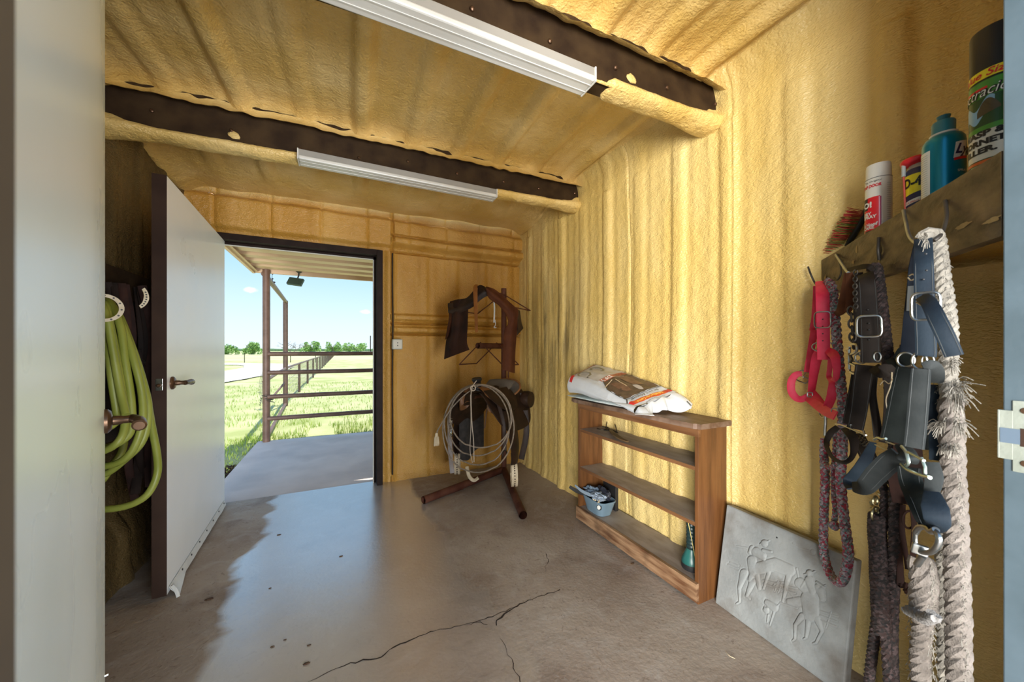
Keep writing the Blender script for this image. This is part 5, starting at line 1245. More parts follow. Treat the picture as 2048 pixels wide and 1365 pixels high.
def wire(par, name, pts, r, off, mt_, n=6):
    P = [H(p[0], p[1], p[2] if len(p) > 2 else off) for p in pts]; d = BD(pts[0][0], off)
    return B().tube(spline(P, n), r*d/FPX, 8).build(name, mt_, par)
# --- red halter
t = thing('red_halter', 'bright red nylon halter hanging on the leftmost hook', 'halter', H(1645, 565, .05))
st(t, 'crown_strap', RED, [(1632, 572, .03), (1631, 600, .03), (1628, 640, .03), (1624, 662, .03)], 9, .03)
st(t, 'cheek_strap', RED, [(1629, 660, .03), (1622, 700, .03), (1614, 745, .03)], [12, 10], .03)
st(t, 'crown_strap', RED, [(1644, 563, .04), (1645, 590, .06), (1646, 640, .06), (1647, 690, .06), (1647, 720, .06)], [22, 19], .06, n=8)
b = B()
for y in (639, 653, 668, 682): q = H(1645.5, y, .0625); b.ball(q, .0022, 5)
b.build('strap_holes', BLACK, t)
buckle(t, 1645, 640, 25, 32, .066, 1.3, bar=False); ring(t, 1627, 652, 5, 9, .035, 1.2); ring(t, 1646, 694, 17, 10, .055, 1.3)
st(t, 'cheek_strap', RED, [(1641, 700, .05), (1634, 715, .05), (1628, 745, .05), (1622, 790, .045)], [12, 17, 15, 11], .05)
st(t, 'throat_strap', RED, [(1650, 698, .05), (1663, 706, .05), (1670, 715, .05), (1673, 735, .05), (1672, 755, .05), (1666, 762, .05)], [12, 17, 14, 10, 9], .05)
st(t, 'throat_strap', RED, [(1661, 718, .045), (1659, 740, .045), (1658, 755, .045), (1665, 766, .045), (1664, 790, .045), (1655, 815, .045)], [8, 8, 9, 16, 14], .045)
st(t, 'chin_strap', RED, [(1625, 785, .045), (1634, 795, .04), (1648, 812, .04)], [12, 12, 10], .04)
st(t, 'noseband', RED, [(1604, 748, .05), (1592, 750, .07), (1583, 763, .08), (1583, 783, .085), (1592, 796, .08), (1604, 799, .07), (1618, 791, .05)], [9, 12, 13, 13, 12, 10], .07, n=8)
st(t, 'noseband', RED, [(1617, 796, .055), (1636, 812, .06), (1655, 825, .06), (1671, 832, .055)], [17, 18, 17], .06)
buckle(t, 1607, 754, 20, 22, .05, 1.2, tilt=-25, bar=True); buckle(t, 1620, 790, 8, 9, .055, 1.2, bar=False); ring(t, 1669, 822, 5, 5, .05, 1)
wire(t, 'snap_hook', [(1640, 822), (1640, 830), (1646, 836), (1652, 830)], 1.4, .05, CHRM); wire(t, 'snap_hook', [(1651, 832), (1651, 845), (1650, 860), (1650, 872)], 2.6, .05, CHRM)
# --- multicolour braided lead rope
def rope_mat(name, cols, sc=120):
    m = bpy.data.materials.new(name); m.use_nodes = True; n = m.node_tree.nodes; L = m.node_tree.links; bs = n['Principled BSDF']; bs.inputs['Roughness'].default_value = .85
    tc = n.new('ShaderNodeTexCoord'); v = n.new('ShaderNodeTexVoronoi'); v.inputs['Scale'].default_value = sc; L.new(tc.outputs['Object'], v.inputs[0])
    r = n.new('ShaderNodeValToRGB'); r.color_ramp.interpolation = 'CONSTANT'; e = r.color_ramp.elements
    while len(e) < len(cols): e.new(.5)
    for i, c in enumerate(cols): e[i].position = i/len(cols); e[i].color = (*c, 1)
    s = n.new('ShaderNodeSeparateColor'); L.new(v.outputs['Color'], s.inputs[0]); L.new(s.outputs[0], r.inputs[0]); L.new(r.outputs[0], bs.inputs['Base Color'])
    nb = n.new('ShaderNodeTexNoise'); nb.inputs['Scale'].default_value = 500; L.new(tc.outputs['Object'], nb.inputs[0]); bp = n.new('ShaderNodeBump'); bp.inputs['Strength'].default_value = .6; bp.inputs['Distance'].default_value = .001; L.new(nb.outputs[0], bp.inputs['Height']); L.new(bp.outputs[0], bs.inputs['Normal'])
    return m
MULTI = rope_mat('red_grey_braid', [(.22, .17, .19), (.30, .03, .06), (.28, .25, .30), (.10, .09, .10), (.34, .30, .32), (.25, .05, .07), (.12, .20, .20)], 170)
DKBR = rope_mat('dark_maroon_braid', [(.014, .009, .008), (.03, .019, .017), (.008, .006, .006), (.055, .035, .034), (.026, .012, .010)], 200)
t = thing('lead_rope', 'red and grey braided lead rope doubled behind the red halter', 'rope', H(1660, 560, .03))
hp = lambda L, o_: [H(p[0], p[1], p[2] if len(p) > 2 else o_) for p in L]
k1 = BD(1665, .03)/FPX
b = B().braid(hp([(1655, 563), (1664, 575), (1668, 610), (1672, 660), (1679, 740), (1686, 820), (1684, 900), (1681, 960), (1688, 1040), (1696, 1100), (1693, 1140), (1682, 1164), (1668, 1160), (1655, 1135), (1647, 1095), (1648, 1020), (1650, 960), (1648, 910), (1650, 880)], .03), 8.5*k1, 3, .06, 6)
b.build('braided_rope', MULTI, t)
b = B().braid(hp([(1672, 862), (1671, 900), (1667, 950), (1668, 990), (1671, 1020), (1668, 1045)], .025), 5.5*k1, 3, .04, 5); b.build('rope_tail', MULTI, t)
b = B(); b.ball(H(1668, 1052, .03), 9*k1, 8, fn=lambda v: v*(1+.25*n3(v.x*150, v.y*150, v.z*150))); b.build('end_knot', MULTI, t); b = B(); b.braid(hp([(1648, 925), (1658, 935), (1672, 931)], .04), 5*k1, 3, .03, 5); b.build('cross_tie', MULTI, t)
# --- brown leather strap and chain
t = thing('leather_strap', 'short brown leather strap folded over the hook beside the red halter', 'strap', H(1695, 548, .05))
LB = M('tan_brown_leather', (.055, .017, .006), (.09, .03, .011), 14, .7, spec=.15, bump=.3)
st(t, 'strap', LB, [(1696, 546, .055), (1692, 575, .06), (1689, 600, .06), (1682, 622, .05), (1671, 629, .04)], [10, 14, 17, 16, 10], .05)
st(t, 'strap', LB, [(1698, 546, .055), (1702, 575, .05), (1702, 605, .05), (1694, 625, .05)], [10, 17, 16, 10], .05)
def chainlinks(par, name, pts, r, w, off, mt_, lk=9):
    P = resample(spline([H(p[0], p[1], off) for p in pts], 8), lk*BD(pts[0][0], off)/FPX*.72); k = BD(pts[0][0], off)/FPX; b = B()
    for i, p in enumerate(P):
        tt = (P[min(i+1, len(P)-1)]-P[max(i-1, 0)]).normalized(); vd = (Vector((0, 0, EYE))-p).normalized(); sd = tt.cross(vd).normalized(); a = sd if i % 2 == 0 else vd
        b.tube([p+a*(w*k*math.cos(j*.524))+tt*(lk*k*.55*math.sin(j*.524)) for j in range(12)], r*k, 5, closed=True)
    return b.build(name, mt_, par)
t = thing('lead_chain', 'dark chain with a bright double snap hanging beside the brown halter', 'chain', H(1712, 560, .06))
chainlinks(t, 'chain_links', [(1711, 545), (1710, 580), (1712, 620)], 1.3, 3, .06, HKD); chainlinks(t, 'chain_links', [(1702, 622), (1704, 655), (1706, 688)], 2.0, 5, .06, HKD, 17)
b = B(); k = BD(1703, .07)/FPX
b.tube(hp([(1699, 694), (1699, 720), (1699, 742)], .07), 2.6*k, 8); b.tube(spline(hp([(1702, 709), (1713, 703), (1712, 690), (1703, 689)], .07), 6), 2.4*k, 8); b.tube(spline(hp([(1700, 727), (1711, 733), (1716, 740), (1709, 748), (1701, 744)], .07), 6), 2.4*k, 8)
b.tube(hp([(1693, 698), (1699, 697)], .075), 1.6*k, 6); b.tube(hp([(1694, 740), (1700, 741)], .075), 1.6*k, 6); b.tube(hp([(1699, 708), (1704, 720), (1699, 728)], .07), 3*k, 8)
b.build('double_snap', CHRM, t)
# --- brown-black halter
t = thing('brown_halter', 'dark brown nylon halter with a square silver buckle on the middle hook', 'halter', H(1735, 545, .06))
st(t, 'crown_strap', BRN, [(1730, 548, .04), (1733, 556, .075), (1736, 590, .08), (1739, 650, .08), (1741, 726, .08)], [26, 24, 26, 27, 29], .08, n=8, th=.004, stitch=True)
st(t, 'crown_strap', BRN, [(1718, 546, .04), (1716, 580, .05), (1715, 630, .05), (1714, 700, .05)], [12, 11, 12, 12], .05, n=6)
st(t, 'strap_keeper', BRN, [(1696, 540, .05), (1714, 536, .06), (1735, 533, .06), (1746, 540, .05)], [8, 10, 9], .06)
b = B()
for y in (620, 647, 660, 680): b.ball(H(1738 if y > 640 else 1736, y, .0835), .0022, 5)
b.build('strap_holes', BLACK, t)
buckle(t, 1738, 653, 36, 42, .088, 2.2, bar=False); ring(t, 1722, 716, 9, 11, .07, 1.8); ring(t, 1755, 714, 5, 9, .07, 1.5); ring(t, 1711, 716, 8, 8, .06, 1.5)
st(t, 'cheek_strap', BRN, [(1730, 731, .08), (1724, 770, .08), (1718, 820, .08), (1710, 858, .08)], [28, 27, 25, 26], .08, stitch=True)
st(t, 'cheek_strap', BRN, [(1713, 745, .05), (1703, 800, .05), (1693, 848, .05)], [14, 14, 13], .05, stitch=True)
st(t, 'throat_strap', BRN, [(1748, 735, .07), (1762, 745, .07), (1775, 740, .06), (1785, 755, .05)], [20, 24, 24, 14], .07)
st(t, 'throat_strap', BRN, [(1747, 745, .05), (1745, 790, .05), (1752, 840, .05), (1758, 880, .05)], [14, 12, 13, 15], .05, stitch=True)
st(t, 'throat_strap', BRN, [(1775, 755, .045), (1776, 800, .045), (1773, 850, .045), (1765, 885, .045)], [12, 12, 12], .045)
st(t, 'chin_strap', BRN, [(1712, 870, .06), (1732, 905, .06), (1750, 945, .055), (1765, 970, .05)], [24, 26, 26, 20], .06, stitch=True)
st(t, 'noseband', BRN, [(1692, 856, .09), (1707, 880, .10), (1705, 912, .11), (1688, 925, .12), (1665, 915, .12), (1653, 890, .11), (1660, 868, .10), (1675, 855, .09)], [17, 16, 12, 11, 11, 12, 12, 10], .10, n=8, roll=[0, 30, 55, 60, 60, 50, 20, 0])
b = B(); k = BD(1700, .09)/FPX; b.tube(spline(hp([(1671, 849), (1680, 850), (1691, 853), (1702, 851)], .09), 5), 1.8*k, 7); b.tube(hp([(1686, 852), (1732, 871)], .09), 1.6*k, 7); b.tube(hp([(1702, 851), (1700, 862)], .09), 1.6*k, 7); b.tube(hp([(1727, 862), (1730, 874)], .09), 1.8*k, 7)
b.build('square_ring', CHRM, t)
chainlinks(t, 'buckle_teeth', [(1705, 868), (1720, 880), (1735, 890)], 1.2, 6, .06, HKD, 8)
# dark braided rope behind the brown halter
t = thing('dark_lead_rope', 'dark maroon braided lead rope hanging behind the brown halter', 'rope', H(1750, 535, .02))
k = BD(1760, .02)/FPX
B().braid(hp([(1744, 540), (1752, 535), (1757, 560), (1763, 610), (1771, 680), (1778, 745), (1786, 820), (1790, 900), (1791, 1000), (1790, 1100), (1785, 1200), (1783, 1290), (1786, 1380)], .025), 10*k, 4, .05, 6).build('braided_rope', DKBR, t)
t = thing('dark_lead_rope', 'thick dark braided rope hanging from the brass snap, its two ends near the floor', 'rope', H(1752, 1020, .05))
B().braid(hp([(1754, 1032), (1754, 1060), (1757, 1120), (1760, 1200), (1766, 1270)], .05), 14*k, 8, .045, 6, q=.36).build('thick_rope', DKBR, t)
B().braid(hp([(1757, 1190), (1752, 1250), (1744, 1310), (1736, 1380)], .045), 9*k, 3, .045, 6).build('rope_end', DKBR, t)
B().braid(hp([(1762, 1190), (1768, 1250), (1773, 1310), (1778, 1380)], .04), 8*k, 3, .045, 6).build('rope_end', DKBR, t)
B().braid(hp([(1764, 960), (1768, 985), (1768, 1020), (1770, 1060)], .035), 7*k, 3, .04, 6).build('rope_end', DKBR, t)
BRS = M('old_brass', (.30, .26, .15), (.20, .18, .10), 20, .35, .9)
b = B(); b.torus(H(1750, 1003, .055), (0, -1, 0), 9*k, 2.2*k, 16, 6, arc=4.5, a0=-1); b.tube(hp([(1742, 1004), (1744, 1014), (1748, 1024)], .055), 2.6*k, 8); b.ball(H(1749, 1016, .055), 7*k, 7, sc=(1, 1, .5)); b.torus(H(1750, 1028, .055), (0, -1, 0), 12*k, 2.2*k, 18, 6, sx=1.1)
b.tube(spline(hp([(1745, 980), (1752, 984), (1758, 990)], .06), 4), 2*k, 6)
b.build('brass_snap', BRS, t)
# --- blue and charcoal halter
t = thing('blue_halter', 'slate blue and charcoal halter with long loose strap end on the right hook', 'halter', H(1845, 485, .07))
st(t, 'crown_strap', BLU, [(1846, 478, .07), (1847, 520, .095), (1848, 570, .10), (1850, 640, .10), (1852, 700, .10), (1851, 712, .10)], [27, 27, 28, 29, 29], .10, n=8, th=.004, stitch=True)
st(t, 'crown_strap', M('dark_navy_nylon', (.004, .007, .013), (.009, .013, .022), 18, .7, spec=.15), [(1836, 484, .06), (1828, 530, .06), (1825, 575, .06), (1820, 640, .06), (1815, 708, .06)], [10, 14, 16, 19, 22], .06, n=8, th=.004)
st(t, 'repair_tape', EDGW, [(1825, 572, .065), (1823, 600, .065), (1822, 622, .065)], [14, 14], .065, th=.005)
st(t, 'loose_end', BLU, [(1843, 594, .115), (1858, 606, .13), (1875, 640, .135), (1892, 675, .13), (1908, 712, .12)], [22, 24, 26, 26, 25], .13, n=8, th=.0035, stitch=True)
b = B()
for x, y in ((1852, 508), (1853, 541), (1847, 559)): b.ball(H(x, y, .103), .0018, 5)
b.build('strap_holes', BLACK, t)
buckle(t, 1851, 613, 38, 54, .125, 2.4, bar=False); wire(t, 'buckle_tongue', [(1833, 605), (1846, 612), (1856, 612)], 1.4, .12, CHRM)
ring(t, 1812, 720, 12, 14, .08, 2.0); ring(t, 1839, 722, 10, 16, .10, 2.0); ring(t, 1856, 722, 8, 13, .09, 1.6)
wire(t, 'tie_string', [(1818, 552), (1826, 549), (1830, 556), (1822, 561), (1816, 556)], 1.1, .10, RAW)
st(t, 'cheek_strap', GRN, [(1815, 736, .09), (1806, 780, .09), (1795, 840, .09), (1786, 884, .09)], [30, 34, 36, 38], .09, n=6, th=.004, stitch=True)
st(t, 'cheek_strap', GRY, [(1842, 738, .115), (1838, 790, .115), (1833, 850, .115), (1828, 896, .115)], [26, 29, 29, 29], .115, n=6, th=.004, stitch=True)
st(t, 'throat_strap', GRY, [(1846, 735, .11), (1862, 733, .10), (1870, 745, .09), (1872, 765, .08)], [16, 26, 26, 22], .10)
st(t, 'throat_strap', BLU, [(1868, 770, .06), (1870, 830, .06), (1874, 880, .06), (1876, 922, .06)], [20, 20, 22, 24], .06, n=6)
st(t, 'throat_strap', GRN, [(1788, 715, .03), (1800, 725, .03), (1815, 705, .03), (1822, 690, .03)], [30, 30, 30, 20], .03)
st(t, 'throat_strap', GRN, [(1856, 790, .05), (1850, 850, .05), (1852, 900, .05)], [26, 26, 26], .05)
st(t, 'noseband', BLU, [(1746, 886, .11), (1735, 912, .11), (1718, 945, .12), (1702, 965, .13), (1704, 978, .14)], [10, 18, 26, 26, 16], .12, n=8, roll=[10, 25, 20, -10])
st(t, 'noseband', GRY, [(1706, 974, .145), (1728, 975, .145), (1752, 950, .135), (1778, 925, .125), (1800, 912, .12)], [20, 30, 34, 34, 32], .13, n=8, stitch=True)
st(t, 'noseband', GRY, [(1798, 905, .125), (1808, 905, .125), (1817, 918, .125), (1818, 926, .12)], [30, 32, 30, 22], .125, n=6)
st(t, 'chin_strap', GRN, [(1818, 935, .11), (1822, 965, .11), (1838, 1000, .115), (1852, 1040, .115), (1858, 1058, .11)], [34, 36, 38, 30, 16], .11, n=8, stitch=True)
st(t, 'chin_strap', GRY, [(1862, 925, .10), (1868, 955, .10), (1862, 990, .105)], [22, 26, 20], .10, n=6)
st(t, 'chin_strap', BLU, [(1864, 985, .11), (1870, 1015, .12), (1874, 1045, .12), (1866, 1060, .11)], [22, 38, 36, 18], .12, n=8)
b = B(); k = BD(1820, .12)/FPX
b.tube(spline(hp([(1748, 880), (1756, 876), (1764, 879), (1772, 878)], .12), 5), 2.6*k, 8); b.tube(hp([(1750, 890), (1786, 908), (1796, 908)], .115), 1.4*k, 6); b.tube(hp([(1772, 884), (1806, 896)], .12), 1.6*k, 6)
b.tube(spline(hp([(1803, 893), (1812, 905), (1817, 925), (1812, 932)], .13), 5), 2.8*k, 8); b.tube(spline(hp([(1803, 929), (1815, 940), (1838, 950), (1860, 956)], .13), 5), 3.2*k, 8); b.tube(hp([(1816, 905), (1848, 922)], .13), 2.6*k, 8); b.tube(hp([(1843, 916), (1850, 935), (1850, 948)], .13), 2.4*k, 8)
b.build('square_ring', M('greenish_metal', (.42, .46, .40), (.34, .42, .36), 30, .3, .9), t)
# --- white cotton rope
COT = M('white_cotton', (.165, .15, .125), (.235, .215, .18), 60, .95, bump=.8, bs=260, bd=.003)
COTD = M('soiled_cotton', (.11, .093, .078), (.175, .15, .13), 30, .95, bump=.8, bs=260, bd=.003)
t = thing('cotton_rope', 'thick off-white cotton rope with frayed tufts hanging from the right hook', 'rope', H(1866, 475, .05))
k = BD(1880, .05)/FPX
RP = [(1846, 477, .07), (1858, 467, .06), (1872, 474, .05), (1878, 510, .05), (1884, 560, .05), (1893, 620, .05), (1898, 680, .05), (1896, 740, .05), (1900, 800, .05), (1904, 860, .05), (1905, 930, .05), (1909, 1000, .05), (1912, 1080, .05), (1914, 1160, .05), (1917, 1240, .05), (1917, 1310, .05), (1919, 1390, .05)]
B().braid([H(*p) for p in RP[:9]], 14*k, 3, .042, 7, q=.6).build('braided_rope', COT, t)
k2 = BD(1910, .05)/FPX; B().braid([H(*p) for p in RP[8:]], 19*k2, 3, .06, 7, q=.64).build('thick_rope', COTD, t)
rnd = random.Random(21)
def fray(b, px, py, off, n, L, dirx, spread=1., r=.0006):
    for _ in range(n):
        p = H(px+rnd.uniform(-6, 6), py+rnd.uniform(-6, 6), off+rnd.uniform(-.005, .01)); a = H(px+10*dirx, py, off)-H(px, py, off); a.normalize()
        v = (a*rnd.uniform(.3, 1)+Vector((rnd.uniform(-.5, .5), rnd.uniform(-.5, .5), rnd.uniform(-.9, .5)))*spread).normalized(); l = L*rnd.uniform(.4, 1)
        b.tube(spline([p, p+v*l*.5+Vector((0, 0, .004)), p+v*l+Vector((0, 0, -l*.5*rnd.random()))], 3), r, 3)
b = B()
fray(b, 1908, 775, .06, 70, .035, 1); fray(b, 1915, 800, .06, 50, .03, 1); fray(b, 1885, 850, .07, 40, .03, -1); fray(b, 1912, 850, .06, 45, .03, 1); fray(b, 1900, 730, .06, 30, .02, 1); fray(b, 1852, 482, .085, 16, .02, -1); fray(b, 1905, 900, .065, 60, .016, 1); fray(b, 1890, 900, .065, 40, .014, -1)
for y in range(500, 1365, 9):
    x = 1878+(y-500)*.052 if y < 900 else 1899+(y-900)*.035
    for s_ in (-1, 1): fray(b, x+s_*(11 if y < 760 else 16), y, .05, 3, .010, s_, .8, .0005)
o = b.build('frayed_fibres', COT, t); o['kind'] = 'stuff'
t = thing('cotton_rope', 'second cotton rope hanging just left of the thick frayed one', 'rope', H(1880, 1060, .03))
B().braid(hp([(1884, 1060), (1882, 1100), (1883, 1180), (1884, 1260), (1886, 1330), (1892, 1390)], .035), 9.5*k, 3, .045, 6).build('braided_rope', COT, t)
t = thing('cotton_rope', 'knotted cotton rope hanging from the large silver snap', 'rope', H(1846, 1125, .08))
B().braid(hp([(1840, 1120), (1846, 1140), (1848, 1170), (1846, 1200), (1848, 1230)], .085), 21*BD(1845, .085)/FPX, 5, .09, 7, q=.5).build('knotted_end', COTD, t)
B().braid(hp([(1848, 1215), (1845, 1260), (1840, 1310), (1842, 1390)], .085), 16*BD(1845, .085)/FPX, 3, .05, 7, q=.6).build('braided_rope', COTD, t)
b = B(); b.braid(hp([(1816, 1222), (1830, 1228), (1850, 1238), (1868, 1232)], .105), 11*k, 3, .04, 6); b.build('dark_wrap', M('grey_wrap', (.12, .115, .11), (.18, .17, .16), 60, .95, bump=.8, bs=260), t)
b = B()
for y in range(1130, 1365, 10):
    for s_ in (-1, 1): fray(b, 1845+s_*20, y, .085, 4, .012, s_, .9, .0005)
o = b.build('frayed_fibres', COT, t); o['kind'] = 'stuff'
b = B(); kk = BD(1846, .12)/FPX
b.tube(spline(hp([(1831, 1066), (1838, 1056), (1850, 1055), (1862, 1064), (1872, 1060)], .12), 6), 5.5*kk, 10); b.tube(spline(hp([(1870, 1062), (1878, 1078), (1872, 1096), (1858, 1106), (1840, 1104)], .12), 6), 5*kk, 10); b.tube(spline(hp([(1831, 1066), (1830, 1080), (1832, 1096)], .12), 6), 4*kk, 10)
b.box(-1, 1, -1, 1, -1, 1, mtx=Matrix.Translation(H(1840, 1100, .12)) @ Euler((0, .15, -1.2)).to_matrix().to_4x4() @ Matrix.Diagonal((12*kk, 5*kk, 10*kk, 1)), bev=.2); b.tube(hp([(1846, 1112), (1838, 1124), (1834, 1130)], .115), 6*kk, 10)
b.build('silver_snap', CHRM, t)
# dark leather gear behind
t = thing('bridle', 'old dark brown leather bridle hanging between the braided ropes', 'bridle', H(1800, 780, .02))
DB = M('old_bridle_leather', (.018, .008, .006), (.035, .014, .010), 14, .7, spec=.15, bump=.3)
st(t, 'headstall', DB, [(1815, 690, .01), (1812, 800, .015), (1815, 900, .015), (1812, 960, .02), (1815, 1010, .02)], [22, 26, 40, 50, 40], .015, n=8)
st(t, 'cheek_piece', DB, [(1806, 1010, .02), (1804, 1060, .02), (1810, 1100, .02), (1816, 1140, .02)], [8, 9, 8, 8], .02); st(t, 'cheek_piece', DB, [(1822, 1000, .025), (1828, 1050, .025), (1826, 1110, .025), (1822, 1160, .025)], [8, 8, 9, 7], .025)
st(t, 'cheek_piece', DB, [(1800, 1050, .02), (1800, 1100, .02), (1801, 1165, .02), (1803, 1172, .02)], [6, 7, 12, 8], .02)
b = B(); b.torus(H(1818, 1040, .03), (-.5, -1, 0), .02, .0025, 16, 6, sx=.7); b.build('bit_ring', DB, t); b = B(); b.braid(hp([(1812, 1168), (1816, 1180), (1812, 1184)], .03), 7*k, 3, .03, 5); b.build('strap_knot', DB, t)
t = thing('throat_latch', 'thin twisted cord with dried hay caught beside the brown halter', 'cord', H(1780, 760, .05))
wire(t, 'cord', [(1784, 745), (1782, 770), (1772, 800), (1778, 830), (1790, 860)], 1.0, .065, RAW); wire(t, 'cord', [(1760, 770), (1768, 762), (1778, 768), (1786, 758)], .8, .065, RAW)
# ------------------------------------------------------------------ left side: hose, horseshoe hooks, dark tack
HOSE = M('yellow_green_hose', (.21, .24, .035), (.29, .32, .06), 6, .45, bump=.1)
t = thing('garden_hose', 'thick yellow-green hose coiled on the left wall behind the near door', 'hose', V(215, 620, 1.55))
b = B(); R_ = .0138
def hs(L): return [V(max(p[0], 172), p[1], p[2]-.02) for p in L]
# coils: over the peg, down the right side, round the bottom and up the hidden left side
coil = [(225, 612, 1.62), (248, 660, 1.60), (268, 720, 1.58), (284, 790, 1.58), (284, 850, 1.56), (262, 905, 1.54), (225, 930, 1.52), (175, 930, 1.50), (140, 890, 1.52), (135, 800, 1.54), (150, 700, 1.58), (180, 630, 1.60), (205, 606, 1.62),
        (232, 620, 1.64), (262, 690, 1.62), (285, 760, 1.62), (297, 820, 1.60), (286, 880, 1.57), (250, 920, 1.55), (205, 950, 1.53), (160, 930, 1.52), (135, 850, 1.53), (145, 740, 1.57), (180, 640, 1.60), (215, 602, 1.62),
        (240, 650, 1.58), (250, 720, 1.56), (262, 800, 1.55), (262, 860, 1.53), (240, 885, 1.50), (205, 897, 1.48), (165, 890, 1.49), (140, 840, 1.50), (145, 740, 1.54), (175, 650, 1.58), (208, 606, 1.60),
        (222, 660, 1.55), (235, 730, 1.53), (246, 800, 1.52), (250, 850, 1.50), (236, 885, 1.47), (200, 905, 1.46), (160, 900, 1.47), (130, 840, 1.49), (140, 740, 1.52), (175, 645, 1.56), (206, 612, 1.58),
        (216, 680, 1.52), (224, 760, 1.50), (234, 830, 1.50), (226, 850, 1.47), (205, 856, 1.45), (170, 850, 1.46)]
b.tube(spline(hs(coil), 8), R_, 12); b.build('coil', HOSE, t)
b = B().tube(spline(hs([(206, 612, 1.66), (238, 640, 1.66), (270, 720, 1.66), (292, 790, 1.66), (303, 850, 1.62), (314, 910, 1.60), (314, 950, 1.58), (296, 988, 1.56), (262, 1010, 1.54), (215, 1019, 1.52), (160, 1015, 1.52), (120, 960, 1.52)]), 8), R_, 12); b.build('outer_loop', HOSE, t)
b = B().tube(spline(hs([(250, 860, 1.66), (245, 900, 1.66), (225, 930, 1.64), (206, 960, 1.62), (180, 980, 1.6)]), 8), R_, 12); b.build('inner_loop', HOSE, t)
b = B().tube(spline(hs([(216, 640, 1.5), (226, 700, 1.5), (240, 780, 1.5), (252, 830, 1.48)]), 6), R_, 12); b.build('inner_loop', HOSE, t)
SHOE = M('pale_horseshoe', (.50, .42, .28), (.62, .54, .40), 20, .6, .1, bump=.5, bs=120)
def shoe(name, label, c, rad, wd, axis, up, a0, arc, sx=1.):
    t = thing(name, label, 'horseshoe', c, group=None); R3 = frame(axis, up); P = []
    n_ = 26; b = B(); vs = []
    for i in range(n_+1):
        a = a0+arc*i/n_; o_ = R3 @ Vector((sx*math.cos(a), math.sin(a), 0)); p = Vector(c)+o_*rad; z_ = R3 @ Vector((0, 0, 1)); w2 = wd*(1-.35*abs(2*i/n_-1))
        for q, h in ((-1, -1), (1, -1), (1, 1), (-1, 1)): vs.append(p+o_*q*w2/2+z_*h*.005)
    b.add(vs, [(i*4+k, i*4+(k+1) % 4, (i+1)*4+(k+1) % 4, (i+1)*4+k) for i in range(n_) for k in range(4)]+[(3, 2, 1, 0), tuple(n_*4+k for k in range(4))])
    s_ = b.build('shoe', SHOE, t); b = B()
    for i in range(3, n_-2, 3):
        a = a0+arc*i/n_; p = Vector(c)+R3 @ Vector((rad*sx*math.cos(a), rad*math.sin(a), .0055)); b.lathe([(.0035, 0), (.003, .0008)], p, 8, axis=R3 @ Vector((0, 0, 1)))
    b.build('nail_holes', BLACK, s_)
    return t
vd = (Vector((0, 0, EYE))-V(212, 612, 1.62)).normalized()
shoe('horseshoe', 'pale round-bent horseshoe hook holding the hose coil', V(207, 616, 1.46), .050, .016, vd, (0, 0, 1), -2.2, 4.6)
shoe('horseshoe', 'pale curved horseshoe hook hanging right of the hose', V(264, 592, 1.60), .056, .022, (.45, -.9, 0), (0, 0, 1), -1.0, 1.7, .8)
TACK = M('dark_tack_leather', (.008, .005, .004), (.018, .010, .007), 10, .7, spec=.15, bump=.4); PEG = M('peg_board', (.20, .14, .08), (.28, .20, .12), 6, .8, bump=.3)
t = thing('peg_rail', 'dark board with pegs on the left wall above the hose', 'rail', (XL+.1, 2.6, 1.52))
B().box(XL+.04, XL+.075, 1.5, 2.75, 1.45, 1.60, bev=.004).build('rail_board', REDOX, t, smooth=False)
B().tube([V(228, 575, 2.05), V(232, 602, 1.75)], .012, 8).build('peg', PEG, t); B().tube([V(285, 560, 2.35), V(284, 580, 2.05)], .012, 8).build('peg', REDOX, t)
B().box(XL+.075, XL+.10, 2.60, 2.70, 1.24, 1.49, bev=.006).build('bracket', PEG, t, smooth=False)
rnd = random.Random(9)
labels = ['dark leather bridle hanging on the left wall directly under the curved horseshoe', 'dark leather reins hanging on the left wall beside the door leaf edge', 'black hanging straps behind the hose coil on the left wall', 'dark tangled strap reaching down to the foam ledge below the hose']
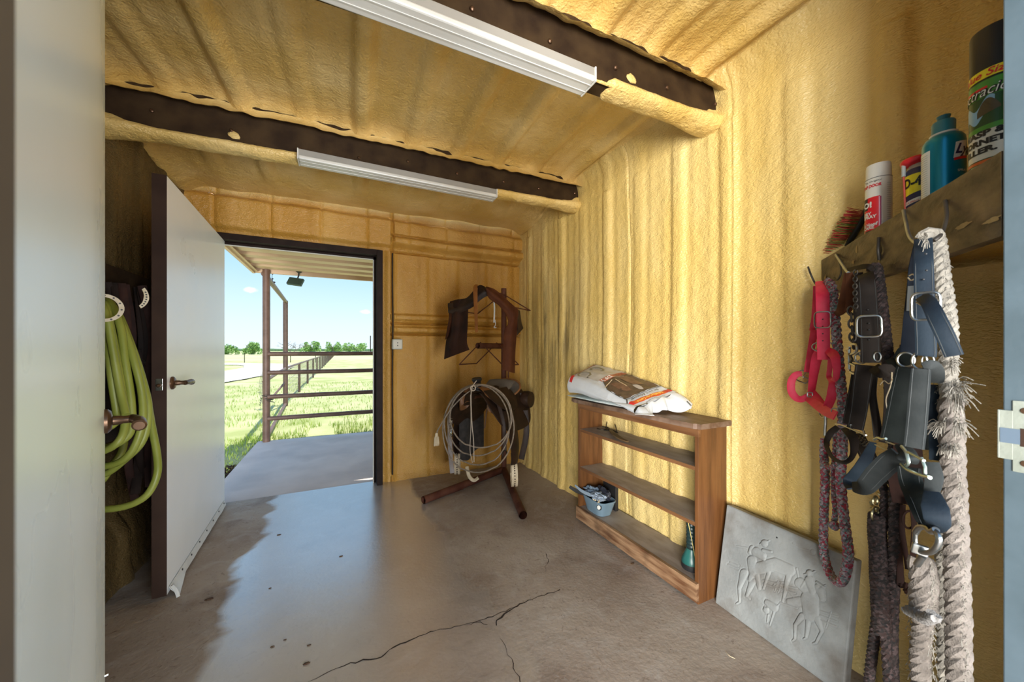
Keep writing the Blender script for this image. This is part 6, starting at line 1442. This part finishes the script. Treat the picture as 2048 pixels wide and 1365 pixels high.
def tack(i, y, ys, zt, zb):
    t = thing('hanging_tack', labels[i], 'tack', (XL+.11, y, zt))
    for k in range(4):
        x = XL+.10+.02*k; yy = y+rnd.uniform(-.08, .08); P = [Vector((x, yy, zt)), Vector((x+.03, yy+rnd.uniform(-.04, .04), (zt*2+zb)/3)), Vector((x+.01, yy+rnd.uniform(-.06, .06), (zt+2*zb)/3)), Vector((x+.02, yy+rnd.uniform(-.05, .05), zb+rnd.uniform(0, .2)))]
        B().strap(P, .026+.012*rnd.random(), .006, view=(0, 0, 1.2), n=8).build('strap', TACK if k % 3 else DB, t)
    b = B(); b.torus((XL+.15, y, (zt+zb)/2), (1, -.5, .1), .035, .004, 18, 6); b.build('ring', IRON, t)
tack(0, 2.42, 0, 1.52, .72); tack(1, 2.60, 0, 1.50, .62); tack(2, 2.22, 0, 1.50, .80); tack(3, 2.42, 0, 1.2, .42)
t = thing('saddle_pad', 'dark folded saddle pad on the left wall behind the hanging straps', 'pad', (XL+.08, 2.35, 1.1))
def pad(u, v): return (XL+.06+.05*math.sin(math.pi*v)+.01*n3(u*5, v*5), 2.08+.52*v, 1.44-.62*u-.04*math.sin(v*5))
B().grid(pad, 20, 16, .02).build('pad_body', M('pad_black_brown', (.014, .010, .008), (.03, .02, .013), 12, .9, bump=.5), t)
# glossy black-green sheeting behind, lit by the doorway
# ------------------------------------------------------------------ debris on the floor
DEB = M('dry_debris', (.06, .03, .015), (.10, .055, .025), 30, .8)
pts = [(418, 1199, .014, 'brown dry leaf bit lying on the floor near the open door'), (558, 1070, .009, 'dark seed pod on the bright part of the floor'), (682, 1113, .008, 'small twig bit in the middle of the glossy floor'), (613, 1328, .010, 'brown leaf crumb on the floor left of the long crack'), (545, 1294, .006, 'dark crumb on the glossy floor near the bottom of the photo'), (618, 1291, .006, 'dark bit on the glossy floor above the leaf crumb'), (570, 1280, .005, 'tiny dark bit between two crumbs on the floor'), (540, 1177, .005, 'tiny dark bit on the floor in front of the door leaf'), (1265, 1128, .010, 'dark chip on the floor in front of the kickboard')]
for px, py, s, lb in pts:
    c_ = onZ(px, py, .002); b = B().ball(c_, 1, 6, fn=lambda v: Vector((v.x*s*1.3, v.y*s*.6, v.z*s*.25))*(1+.5*n3(v.x*2+px, v.y*2, v.z*2)))
    c2 = b.build('floor_debris', DEB); tag(c2, lb, 'debris')
b = B(); p = onZ(1455, 1310, .003)
b.tube(spline([onZ(1451, 1302, .003), onZ(1458, 1312, .008), onZ(1470, 1318, .003)], 4), .0012, 5); tag(b.build('straw_stalk', RAW), 'thin dark twig on the floor in front of the stone plaque', 'twig')
